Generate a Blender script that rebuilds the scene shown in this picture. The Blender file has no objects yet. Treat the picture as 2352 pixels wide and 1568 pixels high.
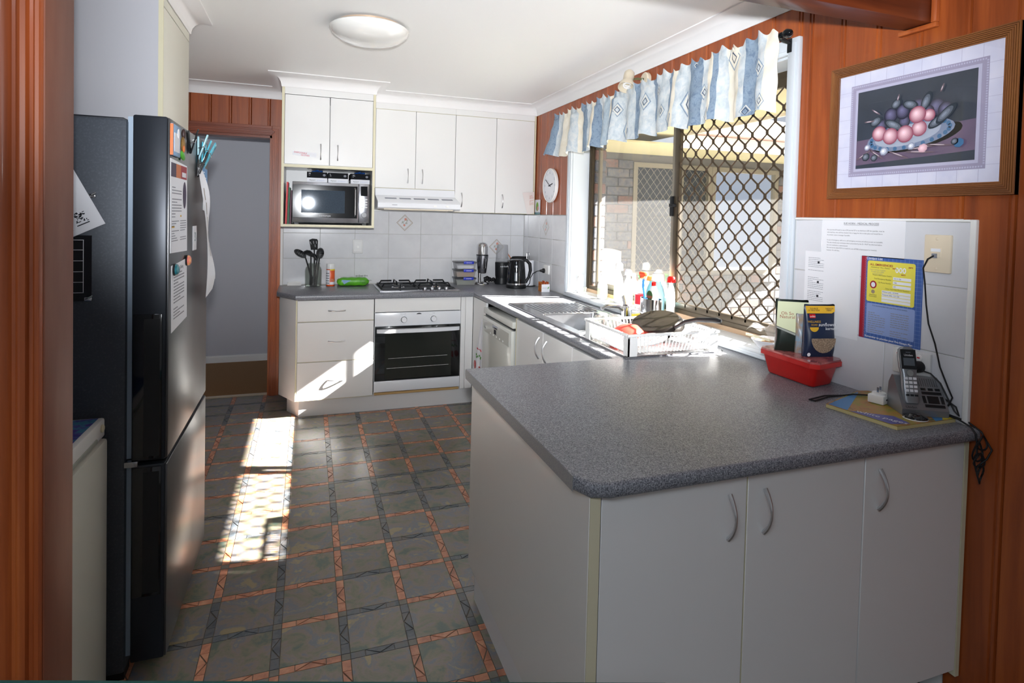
import bpy, bmesh, math, random
from mathutils import Vector, Matrix
random.seed(7)
S = bpy.context.scene
COL = S.collection
R = math.radians
# ------------------------------------------------------------ camera, sky, sun, large lights, exposure
W_, H_ = 2352, 1568
FOC, CX, CY = 1340.2, 1189.0, 536.4
YAW, PITCH, ROLL = R(19.773), R(-1.603), R(1.395)
fw = Vector((math.sin(YAW)*math.cos(PITCH), math.cos(YAW)*math.cos(PITCH), math.sin(PITCH)))
r0 = Vector((math.cos(YAW), -math.sin(YAW), 0)); u0 = r0.cross(fw)
rt = r0*math.cos(ROLL) + u0*math.sin(ROLL); up = rt.cross(fw)
cam = bpy.data.cameras.new('camera'); camo = bpy.data.objects.new('camera', cam); COL.objects.link(camo)
cam.sensor_width = 36; cam.lens = FOC/W_*36
cam.shift_x = (W_/2-CX)/W_; cam.shift_y = (CY-H_/2)/W_
cam.clip_start = .05
camo.matrix_world = Matrix(((rt.x, up.x, -fw.x, -1.9073), (rt.y, up.y, -fw.y, -5.1225), (rt.z, up.z, -fw.z, 1.5014), (0, 0, 0, 1)))
S.camera = camo
S.view_settings.view_transform = 'Standard'; S.view_settings.look = 'None'
S.view_settings.gamma = 1; S.view_settings.use_curve_mapping = False
S.view_settings.exposure = 0.14
SUN_DIR = Vector((-1, .29, -.675)).normalized()
wd = bpy.data.worlds.new('sky'); S.world = wd; wd.use_nodes = True
nt = wd.node_tree; nt.nodes.clear()
wo = nt.nodes.new('ShaderNodeOutputWorld'); bg = nt.nodes.new('ShaderNodeBackground')
tc = nt.nodes.new('ShaderNodeTexCoord'); sp = nt.nodes.new('ShaderNodeSeparateXYZ'); rp = nt.nodes.new('ShaderNodeValToRGB')
nz = nt.nodes.new('ShaderNodeTexNoise'); nz.inputs['Scale'].default_value = 2.2; nz.inputs['Detail'].default_value = 6
cr = nt.nodes.new('ShaderNodeValToRGB'); mx = nt.nodes.new('ShaderNodeMix'); mx.data_type = 'RGBA'
nt.links.new(tc.outputs['Generated'], sp.inputs[0]); nt.links.new(sp.outputs['Z'], rp.inputs[0])
rp.color_ramp.elements[0].position = 0.0; rp.color_ramp.elements[0].color = (.72, .83, 1, 1)
rp.color_ramp.elements[1].position = .8; rp.color_ramp.elements[1].color = (.22, .42, .85, 1)
nt.links.new(tc.outputs['Generated'], nz.inputs['Vector']); nt.links.new(nz.outputs['Fac'], cr.inputs[0])
cr.color_ramp.elements[0].position = .42; cr.color_ramp.elements[0].color = (0, 0, 0, 1)
cr.color_ramp.elements[1].position = .62; cr.color_ramp.elements[1].color = (1, 1, 1, 1)
nt.links.new(cr.outputs['Color'], mx.inputs['Factor']); nt.links.new(rp.outputs['Color'], mx.inputs['A'])
mx.inputs['B'].default_value = (1, 1, 1, 1)
nt.links.new(mx.outputs['Result'], bg.inputs['Color']); bg.inputs['Strength'].default_value = .75
nt.links.new(bg.outputs[0], wo.inputs[0])
sl = bpy.data.lights.new('sun', 'SUN'); sl.energy = 84; sl.angle = R(.53); sl.color = (1, .96, .9)
so = bpy.data.objects.new('sun', sl); COL.objects.link(so); so.location = (8, -3, 6)
so.rotation_euler = SUN_DIR.to_track_quat('-Z', 'Y').to_euler()
# the photographer's flash: a narrow zoomed head on top of the camera, plus its spill bounced off the dining room ceiling
fl_ = bpy.data.lights.new('camera_flash', 'SPOT'); fl_.energy = 480; fl_.spot_size = R(72); fl_.spot_blend = 1.0; fl_.shadow_soft_size = .03; fl_.color = (.93, .96, 1)
fo = bpy.data.objects.new('camera_flash', fl_); COL.objects.link(fo); fo.location = (-1.9073, -5.1225, 1.64)
fo.rotation_euler = (fw+up*.19+rt*.02).to_track_quat('-Z', 'Y').to_euler(); fo.scale = (1.4, 1, 1)
al = bpy.data.lights.new('bounce_flash', 'AREA'); al.shape = 'DISK'; al.size = 1.1; al.energy = 34; al.color = (.8, .89, 1)
ao = bpy.data.objects.new('bounce_flash', al); COL.objects.link(ao); ao.location = (-2.7, -5.8, 2.46)
# ------------------------------------------------------------ materials
MATS = {}
def lin(c):
    return tuple((v/12.92 if v <= .04045 else ((v+.055)/1.055)**2.4) for v in c)
def h(s):
    return lin(tuple(int(s[i:i+2], 16)/255 for i in (0, 2, 4)))
def _new(name):
    m = bpy.data.materials.new(name); m.use_nodes = True
    b = m.node_tree.nodes['Principled BSDF']; MATS[name] = m
    return m, m.node_tree, b
def N(nt, typ, **kw):
    n = nt.nodes.new(typ)
    for k, v in kw.items():
        if k in n.inputs: n.inputs[k].default_value = v
        else: setattr(n, k, v)
    return n
def ramp(nt, stops):
    r = nt.nodes.new('ShaderNodeValToRGB'); e = r.color_ramp.elements
    while len(e) < len(stops): e.new(.5)
    for i, (p, c) in enumerate(stops):
        e[i].position = p; e[i].color = (*c, 1)
    return r
def coords(nt, scale=(1, 1, 1), rnd=True):
    t = N(nt, 'ShaderNodeTexCoord'); mp = N(nt, 'ShaderNodeMapping'); mp.inputs['Scale'].default_value = scale
    nt.links.new(t.outputs['Object'], mp.inputs[0])
    if rnd:
        oi = N(nt, 'ShaderNodeObjectInfo'); ml = N(nt, 'ShaderNodeMath', operation='MULTIPLY'); ml.inputs[1].default_value = 37
        nt.links.new(oi.outputs['Random'], ml.inputs[0]); nt.links.new(ml.outputs[0], mp.inputs['Location'])
    return mp
def pm(name, col, rough=.5, metal=0, coat=0, noise=None, bump=None, spec=.5, trans=0, ior=1.45, emit=None, alpha=1):
    if name in MATS: return MATS[name]
    m, nt, b = _new(name)
    c = h(col) if isinstance(col, str) else col
    b.inputs['Base Color'].default_value = (*c, 1); b.inputs['Roughness'].default_value = rough
    b.inputs['Metallic'].default_value = metal; b.inputs['Specular IOR Level'].default_value = spec
    b.inputs['Coat Weight'].default_value = coat; b.inputs['Coat Roughness'].default_value = .08
    b.inputs['Transmission Weight'].default_value = trans; b.inputs['IOR'].default_value = ior; b.inputs['Alpha'].default_value = alpha
    if emit: b.inputs['Emission Color'].default_value = (*emit[0], 1); b.inputs['Emission Strength'].default_value = emit[1]
    if noise:   # (scale, colour2[, lo, hi, mapscale])
        c2 = h(noise[1]) if isinstance(noise[1], str) else noise[1]
        lo, hi = (noise[2], noise[3]) if len(noise) > 3 else (.35, .65)
        mp = coords(nt, noise[4] if len(noise) > 4 else (1, 1, 1))
        n = N(nt, 'ShaderNodeTexNoise', Scale=noise[0], Detail=5.0, Roughness=.6)
        r = ramp(nt, [(lo, c), (hi, c2)])
        nt.links.new(mp.outputs[0], n.inputs['Vector']); nt.links.new(n.outputs['Fac'], r.inputs[0]); nt.links.new(r.outputs[0], b.inputs['Base Color'])
    if bump:    # (scale, strength)
        n = N(nt, 'ShaderNodeTexNoise', Scale=bump[0], Detail=3.0); bp = N(nt, 'ShaderNodeBump', Strength=bump[1], Distance=.002)
        mp = coords(nt); nt.links.new(mp.outputs[0], n.inputs['Vector'])
        nt.links.new(n.outputs['Fac'], bp.inputs['Height']); nt.links.new(bp.outputs[0], b.inputs['Normal'])
    return m
def wood(name, c1, c2, c3, axis='z', rough=.4, coat=.16):
    m, nt, b = _new(name)
    sc = {'z': (9, 9, .5), 'x': (.5, 9, 9), 'y': (9, .5, 9)}[axis]
    mp = coords(nt, sc)
    n = N(nt, 'ShaderNodeTexNoise', Scale=2.2, Detail=7.0, Roughness=.62, Distortion=.6)
    r = ramp(nt, [(.28, h(c3)), (.5, h(c1)), (.75, h(c2))])
    nt.links.new(mp.outputs[0], n.inputs['Vector']); nt.links.new(n.outputs['Fac'], r.inputs[0])
    mp2 = coords(nt, {'z': (1, 1, .55), 'x': (.55, 1, 1), 'y': (1, .55, 1)}[axis])
    k = N(nt, 'ShaderNodeTexVoronoi', Scale=3.1); rk = ramp(nt, [(.02, h('30150a')), (.075, (1, 1, 1))])
    nt.links.new(mp2.outputs[0], k.inputs['Vector']); nt.links.new(k.outputs['Distance'], rk.inputs[0])
    mx = N(nt, 'ShaderNodeMix', data_type='RGBA', blend_type='MULTIPLY'); mx.inputs['Factor'].default_value = .75
    nt.links.new(r.outputs[0], mx.inputs['A']); nt.links.new(rk.outputs[0], mx.inputs['B']); nt.links.new(mx.outputs['Result'], b.inputs['Base Color'])
    b.inputs['Roughness'].default_value = rough; b.inputs['Coat Weight'].default_value = coat; b.inputs['Coat Roughness'].default_value = .12
    return m
wood('panel_wood', '96481d', 'ae5b24', '783612')
wood('door_wood', 'a04e22', 'bd662c', '803a16')
wood('beam_wood', '5e270e', '743515', '471b09', 'x')
wood('door_wood_x', '7f3717', '9a4a20', '662a0f', 'x')
wood('picture_wood', '7a4a26', '96602f', '5c3418', 'y', .4, .1)
wood('picture_wood_z', '7a4a26', '96602f', '5c3418', 'z', .4, .1)
pm('plaster', 'f1f1f0', .5); pm('cornice', 'edecec', .5); pm('grey_wall', 'c2c3ca', .6)
pm('white_lam', 'e6e6e5', .32, coat=.15); pm('cream_edge', 'd9d3b6', .45); pm('kick_white', 'dfdfdf', .4)
pm('frame_paint', 'ccd3da', .4); pm('sill_paint', 'dfe3e6', .35)
pm('tile_glaze', 'dbdcdf', .16, coat=.3, noise=(7, 'd0d1d5', .3, .7)); pm('tile_white', 'dcdde2', .22, noise=(5, 'd2d4da', .3, .7)); pm('grout', 'c3c2bd', .8)
pm('chrome', 'd8d8da', .12, 1); pm('steel', 'b9bac0', .24, 1, noise=(30, 'a6a7ad', .3, .7, (1, 1, 12))); pm('sink_steel', 'c7c8cb', .2, 1, bump=(60, .08))
pm('handle_metal', 'd8d8da', .28, .9)
pm('black_plastic', '15171a', .45); pm('black_gloss', '0c0e12', .07, coat=.4); pm('black_iron', '1d2024', .5); pm('black_rubber', '141416', .55)
pm('white_plastic', 'eeeeec', .3); pm('white_enamel', 'e9ebf0', .18, coat=.2); pm('cream_plastic', 'e6d8c0', .4); pm('beige_plastic', 'd8ccb6', .42)
pm('paper', 'e4e5ea', .7); pm('paper_white', 'eceef4', .6); pm('ink', '2a2c33', .8); pm('grey_ink', '8a8d96', .8); pm('red_ink', 'd0293a', .7)
pm('oven_white', 'e4e7ec', .2, coat=.2); pm('oven_glass', '141617', .06, coat=.5); pm('oven_window', '2a2d2a', .1, coat=.4)
pm('fridge_side', '464c55', .45, .2, noise=(160, '565d68', .5, .8)); pm('fridge_door_side', '2b2f36', .35, .4); pm('gasket', '9fb0c2', .6)
pm('fridge_front', '66676a', .3, .85, noise=(12, '5c5d60', .3, .7, (14, 1, .35)))
pm('freezer_white', 'cfcfc6', .35)
pm('blue_lid', '2438b8', .35); pm('green_pack', '63b82a', .3, noise=(14, '4a9a1c', .35, .7)); pm('orange_can', 'e25a22', .3); pm('yellow', 'e9cf3a', .4)
pm('red_plastic', 'c0140f', .25, coat=.2); pm('red_bowl', 'e0483c', .3); pm('navy_pack', '1b2740', .38); pm('pack_yellow', 'd9a92c', .4); pm('pack_cream', 'd7dcb6', .4); pm('pack_black', '1d2722', .3)
pm('seeds', 'a58f78', .8, noise=(260, '6f5c4a', .4, .6)); pm('biscuit', 'b98d5c', .8, noise=(220, '8a6238', .4, .6))
pm('poster_blue', '3f62a8', .45); pm('poster_pale', '8fa3d4', .5); pm('poster_yellow', 'e8dc55', .5); pm('poster_red', 'a02032', .5)
pm('grille_bronze', '4a3e30', .38, .3); pm('alu_bronze', '4d4335', .35, .4); pm('alu_light', '7f776a', .35, .3)
pm('soffit', 'c6bd9a', .7); pm('fascia', 'e8dfd0', .6); pm('roof_metal', 'd9d6cc', .5); pm('gutter_brown', '7c3b26', .5)
pm('mortar', '5a5856', .9); pm('wing_frame', '716a5b', .5); pm('concrete', '77726a', .9, noise=(9, '69645c')); pm('leaf', '7fb03e', .5, noise=(20, '5a8a2a')); pm('trunk', '5c4a36', .9)
pm('carpet', 'a07a52', .95, noise=(180, '8c6844', .35, .65), bump=(300, .4)); pm('teal', '24554e', .7)
pm('slate_grout', '6d6253', .7)
def mottled(name, cols, scale, rough, bumps=None, coat=0.0, rndcol=0.0):
    m, nt, b = _new(name)
    mp = coords(nt); n = N(nt, 'ShaderNodeTexNoise', Scale=scale, Detail=6.0, Roughness=.65, Distortion=.5)
    k = len(cols); r = ramp(nt, [(.36+.28*i/(k-1), h(c)) for i, c in enumerate(cols)])
    nt.links.new(mp.outputs[0], n.inputs['Vector']); nt.links.new(n.outputs['Fac'], r.inputs[0])
    src = r.outputs[0]
    if rndcol:
        oi = N(nt, 'ShaderNodeObjectInfo'); hs = N(nt, 'ShaderNodeHueSaturation'); mr = N(nt, 'ShaderNodeMapRange')
        mr.inputs['To Min'].default_value = 1-rndcol; mr.inputs['To Max'].default_value = 1+rndcol
        nt.links.new(oi.outputs['Random'], mr.inputs[0]); nt.links.new(mr.outputs[0], hs.inputs['Value']); nt.links.new(src, hs.inputs['Color']); src = hs.outputs[0]
    nt.links.new(src, b.inputs['Base Color']); b.inputs['Roughness'].default_value = rough; b.inputs['Coat Weight'].default_value = coat; b.inputs['Coat Roughness'].default_value = .2
    if bumps:
        bp = N(nt, 'ShaderNodeBump', Strength=bumps[1], Distance=.002); n2 = N(nt, 'ShaderNodeTexNoise', Scale=bumps[0], Detail=4.0)
        nt.links.new(mp.outputs[0], n2.inputs['Vector']); nt.links.new(n2.outputs['Fac'], bp.inputs['Height']); nt.links.new(bp.outputs[0], b.inputs['Normal'])
    return m
mottled('slate', ['5a655c', '76735f', '82756c', '6c7078', '9a8a68'], 9, .34, (45, .25), .25, .08)
mottled('terracotta', ['a66c52', 'c28162', 'd09674'], 16, .4, (60, .25), .2, .12)
mottled('strip_slate', ['4a5259', '62666a', '6c6460'], 16, .4, (60, .25), .2, .15)
mottled('strip_corner', ['6d675c', '7d776c'], 14, .4, None, .2, .1)
mottled('brick_grey', ['3c3e43', '505157', '5f5650'], 24, .9, (120, .5), 0, .12)
mottled('brick_red', ['563e36', '6c4f45', '4e4644'], 24, .9, (120, .5), 0, .12)
mottled('cloth_pale', ['b9c5cd', 'c9d2d7', 'd8dbdb'], 30, .85, (200, .2)); mottled('cloth_blue', ['a3b6c6', 'bccad3'], 34, .85, (200, .2))
mottled('cloth_navy', ['6b8099', '8c9fb2', '7a8fa6'], 40, .85, (200, .2)); mottled('cloth_cream', ['e6dfcd', 'efe9db'], 20, .85, (200, .2))
mottled('purple_cloth', ['2a2f78', '4a3a90', '3b7f9c', '2a3a80'], 16, .8)
mottled('cover_land', ['6c7a2c', '9a8a2e', 'b0763a', '5f6a2a'], 14, .35)
def speckle():
    m, nt, b = _new('bench')
    mp = coords(nt, rnd=False)
    v = N(nt, 'ShaderNodeTexNoise', Scale=330.0, Detail=2.0, Roughness=.7); r = ramp(nt, [(.36, h('3c3e46')), (.46, h('72747b')), (.56, h('84868d')), (.68, h('b0b1b6'))])
    nt.links.new(mp.outputs[0], v.inputs['Vector']); nt.links.new(v.outputs['Fac'], r.inputs[0]); nt.links.new(r.outputs[0], b.inputs['Base Color'])
    b.inputs['Roughness'].default_value = .3; b.inputs['Specular IOR Level'].default_value = .45
speckle()
def glassy(name, tint=(1, 1, 1), dust=.04, gloss=.06, rough=.0):
    m, nt, b = _new(name); nt.nodes.remove(b)
    out = [n for n in nt.nodes if n.type == 'OUTPUT_MATERIAL'][0]
    t = N(nt, 'ShaderNodeBsdfTransparent', Color=(*tint, 1)); g = N(nt, 'ShaderNodeBsdfGlossy', Roughness=rough); d = N(nt, 'ShaderNodeBsdfDiffuse', Color=(.9, .9, .9, 1)); tl = N(nt, 'ShaderNodeBsdfTranslucent', Color=(.9, .9, .9, 1))
    m1 = N(nt, 'ShaderNodeMixShader'); m2 = N(nt, 'ShaderNodeMixShader'); m3 = N(nt, 'ShaderNodeMixShader')
    fr = N(nt, 'ShaderNodeLayerWeight', Blend=.5); pw = N(nt, 'ShaderNodeMath', operation='POWER'); pw.inputs[1].default_value = 5.0
    ml = N(nt, 'ShaderNodeMath', operation='MULTIPLY_ADD'); ml.inputs[1].default_value = min(.9, gloss*9); ml.inputs[2].default_value = gloss*.6
    nt.links.new(fr.outputs['Facing'], pw.inputs[0]); nt.links.new(pw.outputs[0], ml.inputs[0])
    nt.links.new(d.outputs[0], m1.inputs[1]); nt.links.new(tl.outputs[0], m1.inputs[2]); m1.inputs[0].default_value = .5
    nt.links.new(t.outputs[0], m2.inputs[1]); nt.links.new(g.outputs[0], m2.inputs[2]); nt.links.new(ml.outputs[0], m2.inputs[0])
    nt.links.new(m2.outputs[0], m3.inputs[1]); nt.links.new(m1.outputs[0], m3.inputs[2]); m3.inputs[0].default_value = dust
    nt.links.new(m3.outputs[0], out.inputs[0])
    return m
glassy('window_glass', dust=.018); glassy('clear_plastic', (.93, .94, .95), .12, .05, .1); glassy('tub_plastic', (.8, .81, .83), .35, .05, .1); glassy('cup_clear', (.86, .87, .89), .22, .06, .05); glassy('jar_glass', (.88, .9, .88), .04, .07); glassy('smoke_plastic', (.55, .56, .58), .08, .06, .05)
glassy('insect_screen', (.86, .86, .86), .02, 0, .5); glassy('paint_glass', dust=.01, gloss=.05); glassy('bag_film', (.95, .95, .95), .25, .06, .1); glassy('pocket', (.9, .9, .9), .03, .05, .05); glassy('blue_clear', (.3, .75, .9), .2, .06, .1)
pm('wing_glass', 'e4e8ee', .03, 1); pm('curtain_far', 'd8d4cc', .8); pm('dark_room', '22262a', .06, coat=.2)
# ------------------------------------------------------------ mesh helpers
WM = {}
class B:
    def __init__(s): s.bm = bmesh.new()
    def _m(s, faces, m):
        for f in faces: f.material_index = m
        return faces
    def box(s, x0, x1, y0, y1, z0, z1, m=0, bev=0, seg=2, mat=None):
        vs = [s.bm.verts.new((x, y, z)) for x in (x0, x1) for y in (y0, y1) for z in (z0, z1)]
        q = [(0, 1, 3, 2), (4, 6, 7, 5), (0, 4, 5, 1), (2, 3, 7, 6), (0, 2, 6, 4), (1, 5, 7, 3)]
        fs = [s.bm.faces.new([vs[i] for i in f]) for f in q]; s._m(fs, m)
        if bev:
            es = list({e for f in fs for e in f.edges})
            g = bmesh.ops.bevel(s.bm, geom=es, offset=bev, segments=seg, profile=.5, affect='EDGES'); s._m(g['faces'], m)
            vs = list({v for f in g['faces'] for v in f.verts} | {v for v in vs if v.is_valid})
        if mat: bmesh.ops.transform(s.bm, matrix=mat, verts=[v for v in vs if v.is_valid])
        return s
    def prism(s, pts, axis, a, b, m=0):
        f = {'x': lambda p, t: (t, p[0], p[1]), 'y': lambda p, t: (p[0], t, p[1]), 'z': lambda p, t: (p[0], p[1], t)}[axis]
        A = [s.bm.verts.new(f(p, a)) for p in pts]; C = [s.bm.verts.new(f(p, b)) for p in pts]; n = len(pts)
        fs = [s.bm.faces.new(A), s.bm.faces.new(C[::-1])] + [s.bm.faces.new((A[i], C[i], C[(i+1) % n], A[(i+1) % n])) for i in range(n)]
        s._m(fs, m); return s
    def lathe(s, prof, c=(0, 0, 0), m=0, seg=24, mat=None):
        rings = []
        for r, z in prof:
            if r < 1e-6: rings.append([s.bm.verts.new((c[0], c[1], c[2]+z))])
            else: rings.append([s.bm.verts.new((c[0]+r*math.cos(2*math.pi*i/seg), c[1]+r*math.sin(2*math.pi*i/seg), c[2]+z)) for i in range(seg)])
        fs = []
        for a, b in zip(rings, rings[1:]):
            for i in range(seg):
                j = (i+1) % seg
                if len(a) == 1 and len(b) == 1: continue
                if len(a) == 1: fs.append(s.bm.faces.new((a[0], b[i], b[j])))
                elif len(b) == 1: fs.append(s.bm.faces.new((a[i], a[j], b[0])))
                else: fs.append(s.bm.faces.new((a[i], a[j], b[j], b[i])))
        s._m(fs, m)
        if mat: bmesh.ops.transform(s.bm, matrix=mat, verts=[v for r in rings for v in r])
        return s
    def tube(s, pts, r, m=0, seg=8, closed=False, caps=True):
        P = [Vector(p) for p in pts]; n = len(P); rings = []; pu = None
        for i, p in enumerate(P):
            if closed: d = (P[(i+1) % n]-P[i-1])
            else: d = P[min(i+1, n-1)]-P[max(i-1, 0)]
            d.normalize()
            if pu is None:
                pu = Vector((0, 0, 1)) if abs(d.z) < .9 else Vector((1, 0, 0))
            sd = d.cross(pu)
            if sd.length < 1e-6: sd = d.cross(Vector((0, 1, 0)))
            sd.normalize(); pu = sd.cross(d).normalized()
            rr = r[i] if isinstance(r, (list, tuple)) else r
            rings.append([s.bm.verts.new(p+rr*(math.cos(2*math.pi*k/seg)*sd+math.sin(2*math.pi*k/seg)*pu)) for k in range(seg)])
        fs = []; L = n if closed else n-1
        for i in range(L):
            a, b = rings[i], rings[(i+1) % n]
            for k in range(seg): fs.append(s.bm.faces.new((a[k], a[(k+1) % seg], b[(k+1) % seg], b[k])))
        if not closed and caps: fs += [s.bm.faces.new(rings[0][::-1]), s.bm.faces.new(rings[-1])]
        s._m(fs, m); return s
    def ball(s, c, r, m=0, u=16, v=10, mat=None):
        if isinstance(r, (int, float)): r = (r, r, r)
        M = Matrix.Translation(c) @ (mat or Matrix()) @ Matrix.Diagonal((*r, 1))
        g = bmesh.ops.create_uvsphere(s.bm, u_segments=u, v_segments=v, radius=1, matrix=M)
        s._m({f for w in g['verts'] for f in w.link_faces}, m); return s
    def poly(s, pts, m=0):
        s._m([s.bm.faces.new([s.bm.verts.new(p) for p in pts])], m); return s
    def grid(s, fn, nu, nv, m=0, mfn=None, thick=0):
        V = [[s.bm.verts.new(fn(i/nu, j/nv)) for j in range(nv+1)] for i in range(nu+1)]
        for i in range(nu):
            for j in range(nv):
                f = s.bm.faces.new((V[i][j], V[i+1][j], V[i+1][j+1], V[i][j+1])); f.material_index = mfn(i/nu, j/nv) if mfn else m
        return s
    def slab(s, o, ux, uy, w, hgt, t=.0006, m=0, w0=0, h0=0):   # thin rectangular sheet: origin, axes, size, thickness towards ux x uy
        ux, uy = Vector(ux), Vector(uy); n = ux.cross(uy); o = Vector(o)
        c = [o+ux*a+uy*b for a, b in ((w0, h0), (w, h0), (w, hgt), (w0, hgt))]
        A = [s.bm.verts.new(p) for p in c]; C = [s.bm.verts.new(p+n*t) for p in c]
        fs = [s.bm.faces.new(A[::-1]), s.bm.faces.new(C)]+[s.bm.faces.new((A[i], A[(i+1) % 4], C[(i+1) % 4], C[i])) for i in range(4)]
        s._m(fs, m); return s
    def build(s, name, mats, parent=None, label=None, cat=None, group=None, kind=None, smooth=True, local=False, me=None):
        bmesh.ops.recalc_face_normals(s.bm, faces=s.bm.faces)
        o = mk(name, None, parent)
        if parent is not None and not local:
            s.bm.transform(WM[parent.name].inverted())
        me = bpy.data.meshes.new(name); s.bm.to_mesh(me); s.bm.free()
        if smooth: me.shade_smooth(); me.set_sharp_from_angle(angle=R(38))
        for mt in ([mats] if isinstance(mats, str) else mats): me.materials.append(MATS[mt])
        n = bpy.data.objects.new(name, me); COL.objects.link(n)
        if parent is not None: n.parent = parent; WM[n.name] = WM[parent.name]
        else: WM[n.name] = Matrix()
        tag(n, label, cat, group, kind); return n
def mk(*a): return None
def tag(o, label=None, cat=None, group=None, kind=None):
    if label: o['label'] = label
    if cat: o['category'] = cat
    if group: o['group'] = group
    if kind: o['kind'] = kind
    return o
def T(name, label, cat, loc, rz=0, group=None, kind=None, rot=None):
    o = bpy.data.objects.new(name, None); COL.objects.link(o); o.empty_display_size = .05
    o.location = loc; o.rotation_euler = rot or (0, 0, rz)
    WM[o.name] = Matrix.LocRotScale(Vector(loc), o.rotation_euler, None)
    return tag(o, label, cat, group, kind)
def text(parent, s, size, o, ux, uy, mat='ink', off=.0008, align='LEFT', name='lettering', local=False, spacing=1.0, shear=0, bold=0, cols=None):
    cu = bpy.data.curves.new('t', 'FONT'); cu.body = s; cu.size = size; cu.align_x = align; cu.space_line = spacing; cu.shear = shear; cu.offset = bold; cu.resolution_u = 2
    ob = bpy.data.objects.new('t', cu); me = bpy.data.meshes.new_from_object(ob)
    bpy.data.objects.remove(ob); bpy.data.curves.remove(cu)
    ux, uy = Vector(ux), Vector(uy); n = ux.cross(uy)
    M = Matrix(((ux.x, uy.x, n.x, 0), (ux.y, uy.y, n.y, 0), (ux.z, uy.z, n.z, 0), (0, 0, 0, 1)))
    M = Matrix.Translation(Vector(o)+n*off) @ M
    if parent is not None and not local: M = WM[parent.name].inverted() @ M
    me.transform(M); me.materials.clear(); me.materials.append(MATS[mat]); me.name = name
    q = bpy.data.objects.new(name, me); COL.objects.link(q)
    if parent is not None: q.parent = parent; WM[q.name] = WM[parent.name]
    return q
def copy_tree(o, loc=None, rz=None, label=None, parent=None):
    c = o.copy(); COL.objects.link(c); c.parent = parent
    if loc is not None: c.location = loc
    if rz is not None: c.rotation_euler = (0, 0, rz)
    if label: c['label'] = label
    for ch in o.children: copy_tree(ch, parent=c)
    return c
XP, XN, YP, YN, ZP = (1, 0, 0), (-1, 0, 0), (0, 1, 0), (0, -1, 0), (0, 0, 1)
def arc(cx, cy, r, a0, a1, n): return [(cx+r*math.cos(R(a0+(a1-a0)*i/n)), cy+r*math.sin(R(a0+(a1-a0)*i/n))) for i in range(n+1)]
def arch_handle(parent, p, axis, out, L=.115, name='handle'):   # bow handle: p = centre on the face, axis = along, out = away from the face
    a, o = Vector(axis), Vector(out); p = Vector(p); pts = []; rr = []
    for i in range(11):
        t = -1+2*i/10; pts.append(p+a*(t*L/2)+o*(.002+.026*(1-t*t))); rr.append(.0034+.0028*abs(t))
    return B().tube(pts, rr, seg=8).build(name, 'handle_metal', parent)
# ------------------------------------------------------------ the setting
CEIL = 2.49; CORN = 2.405
# floor: a base sheet with every visible slate square, border strip and corner square laid on it
fl = B().box(-4.3, .14, -8.3, .06, -.06, -.003).build('floor', 'slate_grout', kind='structure')
PT = .2254; SW = .030; GX0, GY0 = -1.992, -2.441
def piece_mesh(name, b, mats):
    o = b.build(name, mats, fl); return o
sq = None; strips = {}; cornr = None
def strip_bm():
    b = B(); w = SW/2-.0012; L = (PT-SW)/2-.0012; t = .003; g = .0011
    def pr(pts): b.prism(pts, 'z', -t, 0)
    for s in (-1, 1):
        a, c = s*L, s*(L*.52)
        pr([(-w, min(a, c)), (w, min(a, c)), (w, max(a, c)), (-w, max(a, c))])
    k = L*.52-2*g
    pr([(-w+g*2, -k), (w, -k), (w, -g*3)]); pr([(-w, -k+g*4), (w-g*3, 0), (-w, k-g*4)]); pr([(-w+g*2, k), (w, k), (w, g*3)][::-1])
    return b
def visible(i, j):
    x, y = GX0+PT*i, GY0+PT*j
    if y > -.60 and x > -2.02: return False
    if x > -1.24 and y < -2.80: return False
    if x < -2.5 and y < -2.25: return False
    return x < -.66
rnd = random.Random(3)
for i in range(-5, 6):
    for j in range(-7, 12):
        if not visible(i, j): continue
        x, y = GX0+PT*i, GY0+PT*j
        if sq is None:
            hw = (PT-SW)/2-.0012
            sq = B().box(-hw, hw, -hw, hw, -.003, 0).build('slate_tile', 'slate', fl, local=True, smooth=False); hw = SW/2-.0012
            cornr = B().box(-hw, hw, -hw, hw, -.003, 0).build('corner_tile', 'strip_corner', fl, local=True, smooth=False)
            strips['t'] = strip_bm().build('border_strip', 'terracotta', fl, local=True, smooth=False); strips['s'] = strip_bm().build('border_strip', 'strip_slate', fl, local=True, smooth=False)
            srcs = [sq, cornr, strips['t'], strips['s']]
        def put(src, px, py, rz=0):
            c = src.copy(); COL.objects.link(c); c.location = (px, py, 0); c.rotation_euler = (0, 0, rz); c.parent = fl
        put(sq, x+PT/2, y+PT/2); put(cornr, x, y)
        put(strips['t' if rnd.random() < .62 else 's'], x, y+PT/2, rnd.choice((0, math.pi)))
        put(strips['t' if rnd.random() < .62 else 's'], x+PT/2, y, R(90)+rnd.choice((0, math.pi)))
for o in srcs: bpy.data.objects.remove(o)
B().box(-4.3, .14, -8.3, .14, CEIL, CEIL+.06).build('ceiling', 'plaster', kind='structure')
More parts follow.
